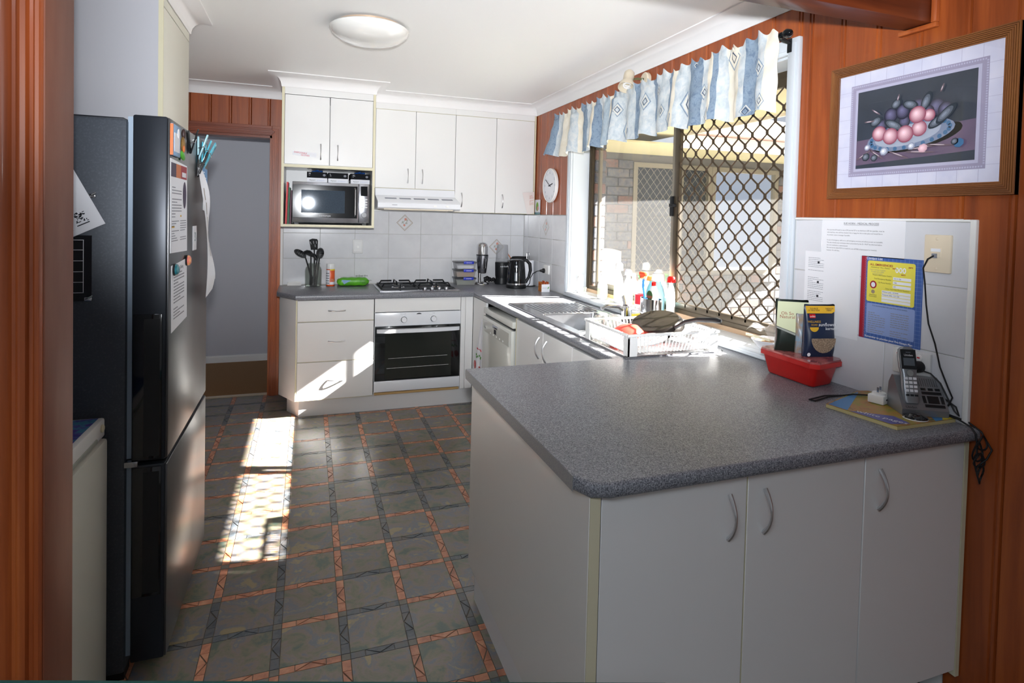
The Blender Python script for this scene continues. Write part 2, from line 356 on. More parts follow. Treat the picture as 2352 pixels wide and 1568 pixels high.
# window wall
OY0, OY1, OZ0, OZ1 = -3.17, -1.035, .93, 2.21
b = B(); b.box(.012, .14, -8.3, OY0, 0, CEIL); b.box(.012, .14, OY1, .14, 0, CEIL); b.box(.012, .14, OY0, OY1, 0, OZ0); b.box(.012, .14, OY0, OY1, OZ1, CEIL)
wr = b.build('wall_right', 'plaster', kind='structure')
def board_y(y0, y1, z0, z1):     # beaded board on the window wall between y0 > y1
    w = y0-y1; c = lambda d: y0-d
    pts = [(.012, c(0)), (.002, c(.0015)), (0, c(.004)), (0, c(w-.021)), (.005, c(w-.018)), (.005, c(w-.016)), (.001, c(w-.013)), (.0005, c(w-.009)), (.001, c(w-.005)), (.006, c(w-.003)), (.012, c(w))]
    B().prism(pts, 'z', z0, z1).build('panel_board', 'panel_wood', wr)
y = -.215
ys = [-.07, -.215, -.365, -.524, -.665, -.816, -.968]
for a, c in zip(ys, ys[1:]): board_y(a, c, 1.53, CORN+.02)
ys = [-.968-.1506*k for k in range(16)]
for a, c in zip(ys, ys[1:]): board_y(a, c, 2.27, CORN+.02)
ys = [-3.2274, -3.284, -3.436, -3.585, -3.734, -3.886]
for a, c in zip(ys, ys[1:]): board_y(a, c, 1.53, CORN+.09)
board_y(-3.886, -4.031, 0, CORN+.085)
for k in range(9): board_y(-4.031-.1495*k, -4.031-.1495*(k+1), 0, CORN+.085)
# wall tiles on the window wall
def tile_x(y0, y1, z0, z1, m='tile_glaze'):
    g = .0012; B().box(-.006, .011, min(y0, y1)+g, max(y0, y1)-g, z0+g, z1-g, bev=.0015, seg=1).build('wall_tile', m, wr)
B().box(-.003, .0115, -.975, -.001, .89, 1.525).build('grout_bed', 'grout', wr)
for a, c in ((-.001, -.108), (-.108, -.396), (-.396, -.685), (-.685, -.97)):
    for z0, z1 in ((.905, 1.12), (1.12, 1.325), (1.325, 1.525)): tile_x(a, c, z0, z1)
B().box(-.003, .0115, -3.926, -3.236, .89, 1.522).build('grout_bed', 'grout', wr)
for a, c in ((-3.237, -3.37), (-3.37, -3.65), (-3.65, -3.915)):
    for z0, z1 in ((.895, 1.1), (1.1, 1.315), (1.315, 1.52)): tile_x(a, c, z0, z1, 'tile_white')
B().box(-.012, .0115, -3.934, -3.916, .9, 1.528, bev=.003).build('edge_trim', 'white_plastic', wr)
B().box(-.012, .0115, -3.916, -3.237, 1.5205, 1.528, bev=.002).build('edge_trim', 'white_plastic', wr)
# back wall with the doorway
DX0, DX1, DH = -3.0, -2.185, 2.11
b = B(); b.box(-3.2, DX0, .012, .13, 0, CEIL); b.box(DX0, DX1, .012, .13, DH, CEIL); b.box(DX1, .012, .012, .13, 0, CEIL)
wb = b.build('wall_back', 'plaster', kind='structure')
def board_x(x0, x1, z0, z1):
    w = x1-x0; c = lambda d: x0+d
    pts = [(c(0), .012), (c(.0015), .002), (c(.004), 0), (c(w-.021), 0), (c(w-.018), .005), (c(w-.016), .005), (c(w-.013), .001), (c(w-.009), .0005), (c(w-.005), .001), (c(w-.003), .006), (c(w), .012)]
    B().prism(pts, 'z', z0, z1).build('panel_board', 'panel_wood', wb)
xs = [-3.05, -2.92, -2.775, -2.63, -2.487, -2.344, -2.205, -2.1]
for a, c in zip(xs, xs[1:]): board_x(a, c, DH, CORN+.02)
B().box(-2.1, -.001, -.003, .0115, .89, 1.525).build('grout_bed', 'grout', wb)
xs = [-2.097, -1.812, -1.532, -1.252, -.974, -.692, -.41, -.137, -.0075]
diam = []
for a, c in zip(xs, xs[1:]):
    for z0, z1 in ((.905, 1.12), (1.12, 1.33), (1.33, 1.525)):
        g = .0012; t = B().box(a+g, c-g, -.006, .011, z0+g, z1-g, bev=.0015, seg=1).build('wall_tile', 'tile_glaze', wb)
def diamond(parent, o, ux, uy, r):     # printed diamond with a small flower spray
    o, ux, uy = Vector(o), Vector(ux), Vector(uy); n = ux.cross(uy)
    P = lambda a, c, k=0: o+ux*a+uy*c+n*(.0004+k*.0003)
    b = B()
    for q, (r1, r2) in enumerate(((r, r*.93), (r*.86, r*.82))):
        for s in range(4):
            a0, a1 = R(90*s), R(90*s+90)
            b.poly([P(r1*math.cos(a0), r1*math.sin(a0)), P(r1*math.cos(a1), r1*math.sin(a1)), P(r2*math.cos(a1), r2*math.sin(a1)), P(r2*math.cos(a0), r2*math.sin(a0))], 0)
    for i, (a, c, rr) in enumerate(((.1, .42, .2), (-.05, -.3, .17), (.28, .28, .13), (-.25, .05, .14), (.2, -.05, .15))):
        m = 1 if i in (0, 1) else 2
        b.poly([P(r*(a+rr*(.8+.2*math.cos(5*t))*math.cos(t)), r*(c+rr*(.8+.2*math.cos(5*t))*math.sin(t)), 1) for t in [2*math.pi*k/15 for k in range(15)]], m)
    for (x0, y0, x1, y1) in ((-.4, -.1, .1, .35), (-.1, -.3, .3, .2), (-.3, .2, .0, -.4)):
        d = Vector((y0-y1, x1-x0)).normalized()*.03
        b.poly([P(r*(x0+d.x), r*(y0+d.y), .5), P(r*(x1+d.x), r*(y1+d.y), .5), P(r*(x1-d.x), r*(y1-d.y), .5), P(r*(x0-d.x), r*(y0-d.y), .5)], 2)
    b.build('tile_motif', ['motif_brown', 'motif_pink', 'motif_grey'], parent, smooth=False)
pm('motif_brown', '9a8a72', .3); pm('motif_pink', 'c98878', .3); pm('motif_grey', 'a3a79f', .3)
diamond(wb, (-1.115, -.006, 1.43), XP, ZP, .072); diamond(wb, (-.272, -.006, 1.225), XP, ZP, .072); diamond(wr, (-.006, -.54, 1.425), YN, ZP, .072)
# doorway trim
def arch_profile(b, x0, x1, y, z0, z1, horiz=False):
    steps = ((0, 1, .012), (.0, .72, .017), (.12, .62, .021), (.28, .48, .024))
    for a, c, t in steps:
        if horiz: b.box(x0, x1, y-t, y, z0+(z1-z0)*a, z0+(z1-z0)*c, bev=.0015, seg=1)
        else: b.box(x1-(x1-x0)*c, x1-(x1-x0)*a, y-t, y, z0, z1, bev=.0015, seg=1)
d1 = T('door_1', None, None, (DX1, 0, 0), kind='structure')
b = B()
for a, c, t in ((0, 1, .012), (.0, .7, .017), (.12, .6, .021), (.28, .46, .024)): b.box(DX1-.005+.072*a, DX1-.005+.072*c, -t, .0, 0, DH+.005+.072*c, bev=.0015, seg=1)
b.build('architrave', 'door_wood', d1)
b = B()
for a, c, t in ((0, 1, .012), (.0, .7, .017), (.12, .6, .021), (.28, .46, .024)): b.box(DX0-.05, DX1-.006+.072*a, -t, .0, DH-.005+.072*a+.005, DH+.0+.072*c+.004, bev=.0015, seg=1)
b.build('architrave_head', 'door_wood_x', d1)
B().box(DX1-.02, DX1, .0, .13, 0, DH).build('door_jamb', 'door_wood', d1)
B().box(DX0, DX1, .0, .13, DH-.02, DH).build('door_jamb_head', 'door_wood_x', d1)
# hall beyond
B().box(-4.2, -1.5, 1.22, 1.3, 0, CEIL).build('wall_hall', 'grey_wall', kind='structure')
B().box(-4.2, -1.5, .06, 1.22, -.06, .004).build('floor_hall', 'carpet', kind='structure')
B().box(-4.2, -1.5, .13, 1.22, 2.45, 2.5).build('ceiling_hall', 'plaster', kind='structure')
B().box(-1.55, -1.5, .13, 1.22, 0, 2.45).build('wall_hall_end', 'grey_wall', kind='structure')
B().box(-4.25, -4.2, .13, 1.3, 0, 2.5).build('wall_hall_far', 'grey_wall', kind='structure')
b = B(); b.box(-4.2, -1.55, 1.206, 1.22, .004, .06); b.box(-4.2, -1.55, 1.212, 1.22, .06, .072); b.build('baseboard_hall', 'white_plastic', kind='structure')
B().box(-3.0, DX1-.02, .02, .065, -.003, .008, bev=.002).build('trim_1', 'beige_plastic', kind='structure')
# rest of the rooms
B().box(-3.28, -3.2, -3.562, .14, 0, CEIL).build('wall_left', 'grey_wall', kind='structure')
b = B(); b.box(-4.3, -2.42, -3.70, -3.566, 0, CEIL); b.build('wall_left_front', 'grey_wall', kind='structure')
B().box(-4.38, -4.3, -8.3, -3.566, 0, CEIL).build('wall_left_dining', 'plaster', kind='structure')
B().box(-4.3, .14, -8.38, -8.3, 0, CEIL).build('wall_front', 'plaster', kind='structure')
# near doorway lining at the left edge
d2 = T('door_2', None, None, (-2.4, -3.64, 0), kind='structure')
B().box(-2.42, -2.4, -3.712, -3.562, 0, CEIL, bev=.001).build('jamb_lining', 'jamb_brown', d2) if pm('jamb_brown', '7d4630', .5, noise=(30, '86503a', .3, .7, (1, 1, .2))) else 0
def moulding(x, s):      # architrave profile in plan, facing the camera
    return [(x, -3.708), (x, -3.716), (x-.004*s, -3.722), (x-.010*s, -3.7235), (x-.014*s, -3.719), (x-.02*s, -3.719), (x-.024*s, -3.7265), (x-.032*s, -3.729), (x-.038*s, -3.7265), (x-.041*s, -3.722), (x-.047*s, -3.722), (x-.054*s, -3.73), (x-.062*s, -3.7325), (x-.088*s, -3.7325), (x-.09*s, -3.73), (x-.09*s, -3.70)]
B().prism(moulding(-2.403, 1), 'z', 0, CEIL).build('architrave', 'door_wood', d2)
# beam between kitchen and dining room, with its wall trim
bm_ = T('beam', None, None, (-.9, -3.72, 2.16), kind='structure')
B().box(-4.3, -.002, -3.77, -3.68, 2.165, CEIL, bev=.003).build('beam_timber', 'beam_wood', bm_)
b = B(); b.box(-.018, -.001, -3.79, -3.66, 2.148, 2.164, bev=.003); b.box(-.018, -.001, -3.79, -3.771, 2.164, CEIL, bev=.003); b.build('beam_collar', 'door_wood', bm_)
# coved cornice swept round the room
def cove(name, path, closed_ends=True):
    b = B(); prof = [(0, CORN-.002), (.004, CORN-.002), (.006, CORN+.003)]
    prof += [(.078-.072*math.cos(R(t)), CORN+.003+.074*math.sin(R(t))) for t in (8, 22, 38, 55, 72, 86)] + [(.092, CEIL-.006), (.092, CEIL), (0, CEIL)]
    rings = []; n = len(path)
    for i, p in enumerate(path):
        p = Vector((*p, 0)); nr = []
        if i > 0: d = (p-Vector((*path[i-1], 0))).normalized(); nr.append(Vector((d.y, -d.x, 0)))
        if i < n-1: d = (Vector((*path[i+1], 0))-p).normalized(); nr.append(Vector((d.y, -d.x, 0)))
        mvec = nr[0] if len(nr) == 1 else (nr[0]+nr[1])/(1+nr[0].dot(nr[1]))
        rings.append([b.bm.verts.new((p.x+mvec.x*o, p.y+mvec.y*o, z)) for o, z in prof])
    k = len(prof)
    for a, c in zip(rings, rings[1:]):
        for q in range(k): b.bm.faces.new((a[q], a[(q+1) % k], c[(q+1) % k], c[q]))
    b.bm.faces.new(rings[0]); b.bm.faces.new(rings[-1][::-1])
    return b.build(name, 'cornice', kind='structure')
cove('trim_2', [(-3.15, -.001), (-2.0955, -.001), (-2.0955, -.556), (-1.4345, -.556), (-1.4345, -.263), (-.001, -.263), (-.001, -3.675)])
cove('trim_3', [(-3.19, -2.264), (-2.494, -2.264), (-2.494, -1.69), (-3.19, -1.69)])
# ------------------------------------------------------------ window
w1 = T('window_1', None, None, (0, -2.1, .93), kind='structure')
b = B()
for (y0, y1, z0, z1) in ((-3.232, -3.172, .93, 2.275), (-1.033, -.972, .93, 2.275), (-3.172, -1.033, 2.212, 2.275)):
    b.box(-.02, .0, y0, y1, z0, z1, bev=.003)
    if z1-z0 > .5: b.box(-.026, -.019, y0+.014, y1-.014, z0, z1-.02, bev=.003)
    else: b.box(-.026, -.019, y0, y1, z0+.014, z1-.014, bev=.003)
b.build('architrave', 'frame_paint', w1)
b = B(); b.box(.0, .14, -1.036, -1.03, .94, 2.21); b.box(.0, .14, -3.172, -3.166, .94, 2.21); b.box(0, .14, -3.166, -1.036, 2.2, 2.21); b.build('reveal', 'frame_paint', w1)
b = B(); b.box(-.03, .2, -3.17, -1.03, .925, .942, bev=.004); b.build('sill', 'sill_paint', w1)
b = B(); b.box(-.024, 0, -3.23, -.975, .901, .926, bev=.004); b.box(-.03, 0, -3.23, -.975, .906, .914, bev=.003); b.build('sill_apron', 'frame_paint', w1)
B().box(.13, .19, -3.16, -1.04, .942, .966).build('sill_timber', 'beige_wood', w1) if pm('beige_wood', 'a88d72', .6) else 0
FX0, FX1 = .142, .2
b = B(); b.box(FX0, FX1, -1.078, -1.037, .955, 2.2); b.box(FX0, FX1, -3.166, -3.12, .955, 2.2); b.box(FX0, FX1, -3.12, -1.078, .955, .99); b.box(FX0, FX1, -3.12, -1.078, 2.17, 2.2)
for yy in (-1.05, -1.064): b.box(FX0-.008, FX0, yy-.003, yy+.003, .955, 2.2)
b.build('window_frame', 'alu_bronze', w1)
b = B()
for y0, y1 in ((-1.162, -1.137), (-2.15, -2.10)): b.box(.165, .19, y0, y1, .99, 2.17, bev=.003)
b.box(.165, .19, -2.10, -1.162, .99, 1.03, bev=.003); b.box(.165, .19, -2.10, -1.162, 2.13, 2.17, bev=.003); b.build('fixed_sash', 'alu_light', w1)
b = B()
for y0, y1 in ((-2.205, -2.155), (-3.12, -3.085)): b.box(.142, .165, y0, y1, .985, 2.17, bev=.003)
b.box(.142, .165, -3.085, -2.205, .985, 1.025, bev=.003); b.box(.142, .165, -3.085, -2.205, 2.13, 2.17, bev=.003); sa = b.build('screen_sash', 'alu_bronze', w1)
B().box(.176, .179, -2.105, -1.078, .99, 2.17).build('glass_pane', 'window_glass', w1)
B().box(.155, .156, -3.09, -2.2, 1.02, 2.135).build('insect_screen', 'insect_screen', w1)
b = B(); b.box(.128, .145, -2.16, -2.135, 1.53, 1.65, bev=.004); b.box(.112, .14, -2.19, -2.15, 1.585, 1.605, bev=.004); b.build('latch', 'black_plastic', w1)
b = B(); nc = 18; yA, yB, zA, zB = -3.088, -2.203, 1.02, 2.138; dw = (yB-yA)/nc; nr = 22; dh = (zB-zA)/(nr/2)
gx = .146
def strand(p, q):
    b.tube([(gx, *p), (gx, p[0]+(q[0]-p[0])*.12, p[1]+(q[1]-p[1])*.22), (gx, p[0]+(q[0]-p[0])*.88, p[1]+(q[1]-p[1])*.78), (gx, *q)], .005, seg=4, caps=False)
for i in range(nc+1):
    for j in range(nr):
        yc = yA+dw*i; z0 = zA+dh/2*j
        if (i+j) % 2 == 0:
            if i < nc: strand((yc, z0), (yc+dw, z0+dh/2))
            if i > 0: strand((yc, z0), (yc-dw, z0+dh/2))
        if (i+j) % 2 == 0: b.box(gx-.004, gx+.004, yc-.0062, yc+.0062, z0-.014, z0+.014)
b.build('diamond_grille', 'grille_bronze', w1)
# ------------------------------------------------------------ outside: brick skin, wing of the house, eaves, ground
wo_ = B(); wo_.box(.17, .25, -1.30+.215, .0, .0, 2.21); wo_.box(.17, .25, -6, -3.2, 0, 2.21); wo_.box(.17, .25, -3.2, -1.085, 0, .93)
wx = wo_.build('wall_outside', 'mortar', kind='structure')
bk = {}
def brick(parent, key, x0, x1, y0, y1, z0, z1, m):
    k = (key, m)
    if k not in bk:
        bk[k] = B().box(-(x1-x0)/2, (x1-x0)/2, -(y1-y0)/2, (y1-y0)/2, -(z1-z0)/2, (z1-z0)/2, bev=.004, seg=1).build('brick', m, parent, local=True); o = bk[k]
    else:
        o = bk[k].copy(); COL.objects.link(o); o.parent = parent
    o.location = ((x0+x1)/2, (y0+y1)/2, (z0+z1)/2)
for k in range(16):
    z0 = .84+.086*k; L = .23 if k % 2 else .11
    if z0+.076 < 2.2: brick(wx, ('r', k % 2), .165, .256, -1.093, -1.093+L, z0, z0+.076, 'brick_red' if k % 3 == 1 else 'brick_grey')
YW = -.2
b = B(); b.box(.25, 1.03, YW+.01, YW+.2, -.1, 2.14); b.box(1.03, 2.79, YW+.01, YW+.2, -.1, .96); b.box(2.79, 3.6, YW+.01, YW+.2, -.1, 2.14); b.box(1.03, 2.79, YW+.01, YW+.2, 2.06, 2.14)
ww = b.build('wall_wing', 'mortar', kind='structure')
def course(x0, x1, k):
    z0 = .02+.086*k; x = x0-(.12 if k % 2 else 0); q = 0
    while x < x1-.02:
        a, c = max(x, x0), min(x+.23, x1); q += 1
        if c-a > .03: brick(ww, ('w', round(c-a, 3)), a, c, YW-.004, YW+.03, z0, z0+.076, 'brick_red' if (q*7+k*3) % 5 == 0 else 'brick_grey')
        x += .24
for k in range(24): course(.27, 1.028, k)
for k in range(10): course(1.035, 2.79, k)
for k in range(24): course(2.80, 3.28, k)
for k in range(15): brick(ww, ('sill', 0), 1.035+.117*k, 1.035+.117*k+.107, YW-.05, YW+.03, .885, .958, 'brick_red' if k % 4 == 0 else 'brick_grey')
def far_window(name, x0, x1, z0, z1, grille):
    t = T(name, None, None, (x0, YW, z0), kind='structure'); f = .045
    b = B(); b.box(x0, x0+f, YW-.01, YW+.05, z0, z1); b.box(x1-f, x1, YW-.01, YW+.05, z0, z1); b.box(x0+f, x1-f, YW-.01, YW+.05, z0, z0+f); b.box(x0+f, x1-f, YW-.01, YW+.05, z1-f, z1)
    b.build('window_frame', 'wing_frame', t)
    if grille:
        B().box(x0+f, x1-f, YW+.03, YW+.034, z0+f, z1-f).build('glass_pane', 'dark_room', t)
        b = B(); n = 22; m = 22; w = (x1-x0-2*f)/n; hh = (z1-z0-2*f)/m*1
        for i in range(n+1):
            for j in range(m):
                if (i+j) % 2: continue
                x, z = x0+f+w*i, z0+f+hh*j
                for s in (-1, 1):
                    if 0 <= i+s <= n: b.tube([(x, YW+.005, z), (x+s*w, YW+.005, z+hh)], .0026, seg=4, caps=False)
        b.build('diamond_grille', 'wing_frame', t)
        B().box((x0+x1)/2+.08, (x0+x1)/2+.12, YW+.0, YW+.03, z0+f, z1-f).build('mullion', 'wing_frame', t)
    else:
        B().box(x0+f, x1-f, YW+.02, YW+.024, z0+f, z1-f).build('glass_pane', 'wing_glass', t)
    return t
far_window('window_2', 1.03, 1.94, .96, 2.06, True); far_window('window_3', 1.942, 2.79, .96, 2.06, False)
B().box(.25, 1.03, -6, -.19, 2.225, 2.24).build('soffit_kitchen', 'soffit', kind='structure')
b = B(); b.box(1.008, 1.03, -6, -.93, 2.205, 2.36); b.build('fascia_kitchen', 'fascia', kind='structure')
B().box(.25, 3.7, -.93, -.19, 2.14, 2.155).build('soffit_wing', 'soffit', kind='structure')
b = B(); b.box(1.03, 3.7, -.955, -.93, 2.12, 2.24); b.build('fascia_wing', 'roof_metal', kind='structure')
B().box(1.03, 3.7, -.985, -.945, 2.235, 2.25).build('gutter_wing', 'gutter_brown', kind='structure')
b = B(); b.prism([(-.96, 2.25), (2.6, 3.2), (2.6, 3.24), (-.96, 2.29)], 'x', .9, 4.6)
rf = b.build('roof_wing', 'roof_metal', kind='structure')
for k in range(6):
    yy = -.9+.38*k; B().box(.9, 4.6, yy, yy+.03, 2.30+.101*k*1.0, 2.33+.101*k, ).build('roof_batten', 'fascia', rf)
b = B(); b.prism([(1.05, 2.37), (-.2, 2.9), (-.2, 2.94), (1.05, 2.41)], 'y', -6, .5); b.build('roof_kitchen', 'roof_metal', kind='structure')
B().box(.14, 14, -12, 9, -.2, -.1).build('ground_patio', 'concrete', kind='structure')
# ------------------------------------------------------------ worktop and cabinets
def slab_piece(pts, z0, z1, pred, rad=.014, seg=4):
    b = B(); b.prism(pts, 'z', z0, z1)
    es = [e for e in b.bm.edges if abs(e.verts[0].co.z-e.verts[1].co.z) < 1e-6 and pred((e.verts[0].co+e.verts[1].co)/2)]
    if es: bmesh.ops.bevel(b.bm, geom=es, offset=rad, segments=seg, profile=.5, affect='EDGES')
    return b
wt = T('worktop', 'speckled grey laminate worktop running along two walls and out over the peninsula', 'worktop', (-.66, -2.9, .862))
ZT0, ZT1 = .862, .9
slab_piece([(-2.122, -.001), (-2.122, -.42), (-1.985, -.655), (-.66, -.655), (-.002, -.655), (-.002, -.001)], ZT0, ZT1, lambda c: (abs(c.y+.655) < .01 and c.x < -.66) or (c.x < -2.0 and c.y < -.4 and c.y > -.6)).build('back_slab', 'bench', wt)
slab_piece([(-.66, -.655), (-.66, -1.78), (-.002, -1.78), (-.002, -.655)], ZT0, ZT1, lambda c: abs(c.x+.66) < .01).build('sink_slab', 'bench', wt)
slab_piece([(-.66, -1.78), (-.66, -2.32), (-.545, -2.32), (-.545, -1.78)], ZT0, ZT1, lambda c: abs(c.x+.66) < .01).build('sink_slab', 'bench', wt)
slab_piece([(-.16, -1.78), (-.16, -2.32), (-.002, -2.32), (-.002, -1.78)], ZT0, ZT1, lambda c: False).build('sink_slab', 'bench', wt)
slab_piece([(-.66, -2.32), (-.66, -2.9), (-.002, -2.9), (-.002, -2.32)], ZT0, ZT1, lambda c: abs(c.x+.66) < .01).build('sink_slab', 'bench', wt)
slab_piece([(-.002, -2.9), (-.66, -2.9), (-1.315, -2.9), (-1.315, -3.905), (-1.295, -3.95), (-1.25, -3.966), (-.002, -3.966)], ZT0, ZT1, lambda c: c.y < -3.92 or (abs(c.y+2.9) < .001 and c.x < -.66)).build('peninsula_slab', 'bench', wt)
B().box(-1.3165, -1.3148, -3.9, -2.912, ZT0+.001, ZT1-.001).build('end_strip', 'bench_edge', wt) if pm('bench_edge', '9b9b97', .5, noise=(200, '86868a', .35, .65)) else 0
def cab(name, label, loc, cat='cabinet', group=None): return T(name, label, cat, loc, group=group)
# drawer unit with its slanted end panel
c = cab('drawer_unit', 'white three-drawer base unit with a slanted end panel beside the doorway', (-1.7, -.33, 0))
b = B(); b.box(-1.975, -1.43, -.615, -.02, .12, .861); b.build('body', 'white_lam', c)
b = B(); b.prism([(-2.1, -.02), (-2.1, -.405), (-1.982, -.632), (-1.975, -.615), (-1.975, -.02)], 'z', .12, .861); b.build('end_panel', 'white_lam', c)
B().box(-1.982, -1.972, -.634, -.616, .125, .861).build('edge_strip', 'cream_edge', c)
for z0, z1 in ((.704, .858), (.409, .698), (.127, .403)):
    d = B().box(-1.97, -1.431, -.634, -.617, z0, z1, bev=.0012, seg=1).build('drawer_front', 'white_lam', c)
    arch_handle(d, (-1.698, -.634, (z0+z1)/2+.0), XP, YN, .118)
    b = B(); b.box(-1.97, -1.431, -.6335, -.618, z0-.0035, z0-.001); b.build('edge_strip', 'cream_edge', c)
# oven housing, oven
c = cab('oven_housing', 'white panelled housing framing the wall oven under the cooktop', (-1.09, -.33, 0))
b = B(); b.box(-1.424, -1.418, -.62, -.02, .12, .861); b.box(-.764, -.757, -.62, -.02, .12, .861); b.box(-1.418, -.764, -.3, -.02, .12, .861); b.build('body', 'white_lam', c)
B().box(-1.424, -.759, -.634, -.617, .757, .86, bev=.0012, seg=1).build('blank_panel', 'white_lam', c)
B().box(-1.42, -.76, -.628, -.60, .122, .14, bev=.002).build('timber_strip', 'pine', c) if pm('pine', 'c9a873', .6, noise=(12, 'b08d58', .35, .65, (.3, 4, 4))) else 0
ov = T('oven', 'built-in white and black glass oven with two dials below the cooktop', 'oven', (-1.09, -.4, .14))
B().box(-1.415, -.767, -.615, -.31, .145, .75).build('body', 'oven_white', ov)
cp = B().box(-1.424, -.757, -.638, -.616, .648, .752, bev=.003).build('control_panel', 'oven_white', ov)
for x in (-1.205, -.975):
    k = B().lathe([(0, .022), (.017, .022), (.02, .018), (.021, 0), (.024, 0), (.024, -.001)], mat=Matrix.Translation((x, -.638, .695)) @ Matrix.Rotation(R(90), 4, 'X'), seg=20)
    k.box(x-.003, x+.003, -.662, -.656, .678, .712); k.build('dial', 'white_enamel', ov)
    text(cp, '- - -\n-   -\n-   -', .017, (x-.036, -.638, .722), XP, ZP, 'grey_ink', .0006)
text(cp, 'Oven on/off', .009, (x-.26, -.638, .737), XP, ZP, 'grey_ink', .0006); text(cp, 'Oven', .009, (-.985, -.638, .737), XP, ZP, 'grey_ink', .0006); B().prism([(-1.11,.735),(-1.07,.735),(-1.074,.741),(-1.088,.745),(-1.104,.742)], 'y', -.6386, -.637).build('badge', 'ink', cp)
dr = B().box(-1.42, -.76, -.636, -.616, .232, .645, bev=.003).build('oven_door', 'oven_glass', ov)
B().box(-1.345, -.828, -.6368, -.635, .242, .59).build('door_window', 'oven_window', dr)
b = B(); b.tube([(-1.32, -.6375, .40), (-1.08, -.6375, .402), (-.86, -.6375, .404)], .0015, seg=4); b.build('oven_shelf', 'handle_metal', dr); b = B(); b.tube([(-1.33, -.6375, .325), (-1.08, -.6375, .327), (-.85, -.6375, .329)], .0015, seg=4); b.build('oven_shelf', 'handle_metal', dr)
pts = [(-1.408, -.645), (-1.408, -.637)] + [(-.768, -.637), (-.768, -.645)] + [(-1.088+.32*math.cos(t), -.645-.03*math.sin(t)) for t in [math.pi*k/14 for k in range(1, 14)]]
B().prism(pts, 'z', .6, .628).build('door_handle', 'oven_white', dr)
B().box(-1.424, -.757, -.637, -.616, .146, .228, bev=.003).build('lower_panel', 'oven_white', ov)
# corner fillers and sink run
c = cab('corner_filler', 'narrow white filler panels in the corner between oven and dishwasher', (-.7, -.6, 0), 'panel')
B().box(-.755, -.720, -.634, -.617, .125, .86, bev=.001, seg=1).build('panel_strip', 'white_lam', c); B().box(-.718, -.658, -.634, -.617, .125, .86, bev=.001, seg=1).build('panel_strip', 'white_lam', c)
B().box(-.655, -.638, -.985, -.635, .125, .86, bev=.001, seg=1).build('panel_strip', 'white_lam', c); B().box(-.6575, -.6552, -.636, -.62, .125, .86).build('shadow_gap', 'black_rubber', c)
dw = T('dishwasher', 'freestanding white dishwasher with grey control display under the sink bench', 'dishwasher', (-.4, -1.315, 0))
pm('dish_white', 'd3d4cd', .22, coat=.3); pm('dish_side', 'dde3e8', .35)
B().box(-.655, -.1, -1.64, -.992, .03, .775).build('body', 'dish_side', dw); B().box(-.675, -.1, -1.64, -.992, .79, .832, bev=.006).build('lid', 'dish_white', dw)
B().box(-.66, -.12, -1.636, -.996, .776, .789).build('seal', 'black_rubber', dw)
d = B().box(-.682, -.656, -1.64, -.992, .1, .774, bev=.004).build('door', 'dish_white', dw)
b = B(); b.box(-.6835, -.681, -1.6, -1.03, .665, .755, bev=.001, seg=1); b.build('control_strip', 'dish_white', d)
B().box(-.6845, -.683, -1.33, -1.28, .69, .722).build('display', 'ink', d); B().box(-.6865, -.683, -1.36, -1.25, .728, .75, bev=.003).build('door_grip', 'steel', d)
for k in range(5): B().ball((-.6845, -1.2-.07*k, .678), (.002, .007, .007), u=10, v=6).build('button', 'white_plastic', d)
text(d, 'Miele', .022, (-.6837, -1.04, .69), YN, ZP, 'ink', .0006)
B().box(-.63, -.1, -1.63, -1.0, 0, .1).build('plinth', 'black_plastic', dw)
c = cab('sink_cabinet', 'white two-door cabinet with bow handles under the sink', (-.35, -2.2, 0))
B().box(-.638, -.62, -2.9, -1.655, .12, .861).build('body', 'white_lam', c)
B().box(-.656, -.639, -1.665, -1.648, .125, .86).build('edge_strip', 'cream_edge', c)
for y0, y1, hy in ((-2.108, -1.668, -2.055), (-2.49, -2.112, -2.165)):
    d = B().box(-.657, -.640, y0, y1, .127, .858, bev=.0012, seg=1).build('door', 'white_lam', c); arch_handle(d, (-.657, hy, .76), ZP, XN, .12)
B().box(-.657, -.640, -2.895, -2.494, .127, .858, bev=.0012, seg=1).build('blank_panel', 'white_lam', c)
b = B(); b.prism([(-2.04, -.04), (-2.04, -.44), (-1.955, -.602), (-.6, -.602), (-.6, -.59), (-1.945, -.59), (-2.03, -.43), (-2.03, -.04)], 'z', 0, .124); b.build('baseboard_back', 'kick_white', kind='structure')
b = B(); b.box(-.6, -.588, -.995, -.59, 0, .124); b.box(-.6, -.588, -2.92, -1.65, 0, .124); b.build('baseboard_right', 'kick_white', kind='structure')
# peninsula
c = cab('peninsula_cabinet', 'white peninsula cabinet with three doors and steel bow handles facing the dining side', (-.65, -3.4, 0))
b = B(); b.box(-1.27, -.004, -3.915, -2.94, .135, .861); b.build('body', 'white_lam', c)
B().box(-1.289, -1.271, -3.936, -2.912, .122, .861, bev=.001, seg=1).build('end_panel', 'end_grey', c) if pm('end_grey', 'dad8d3', .38, coat=.1) else 0
B().box(-1.288, -1.262, -3.94, -3.9365, .122, .861).build('corner_stile', 'cream_edge', c)
for x0, x1, hx in ((-1.258, -.840, -.895), (-.836, -.433, -.783), (-.429, -.024, -.375)):
    d = B().box(x0, x1, -3.937, -3.919, .146, .857, bev=.0015, seg=1).build('door', 'white_lam', c); arch_handle(d, (hx, -3.937, .757), ZP, YN, .115)
b = B(); b.box(-.8378, -.8362, -3.936, -3.918, .146, .857); b.build('edge_strip', 'cream_edge', c)
b = B(); b.box(-.021, -.005, -3.938, -3.918, .125, .861); b.build('side_stile', 'cream_edge', c)
b = B(); b.box(-1.262, -.08, -3.86, -3.85, 0, .134); b.box(-1.275, -1.262, -3.87, -2.96, 0, .121); b.build('baseboard_peninsula', 'kick_white', kind='structure')
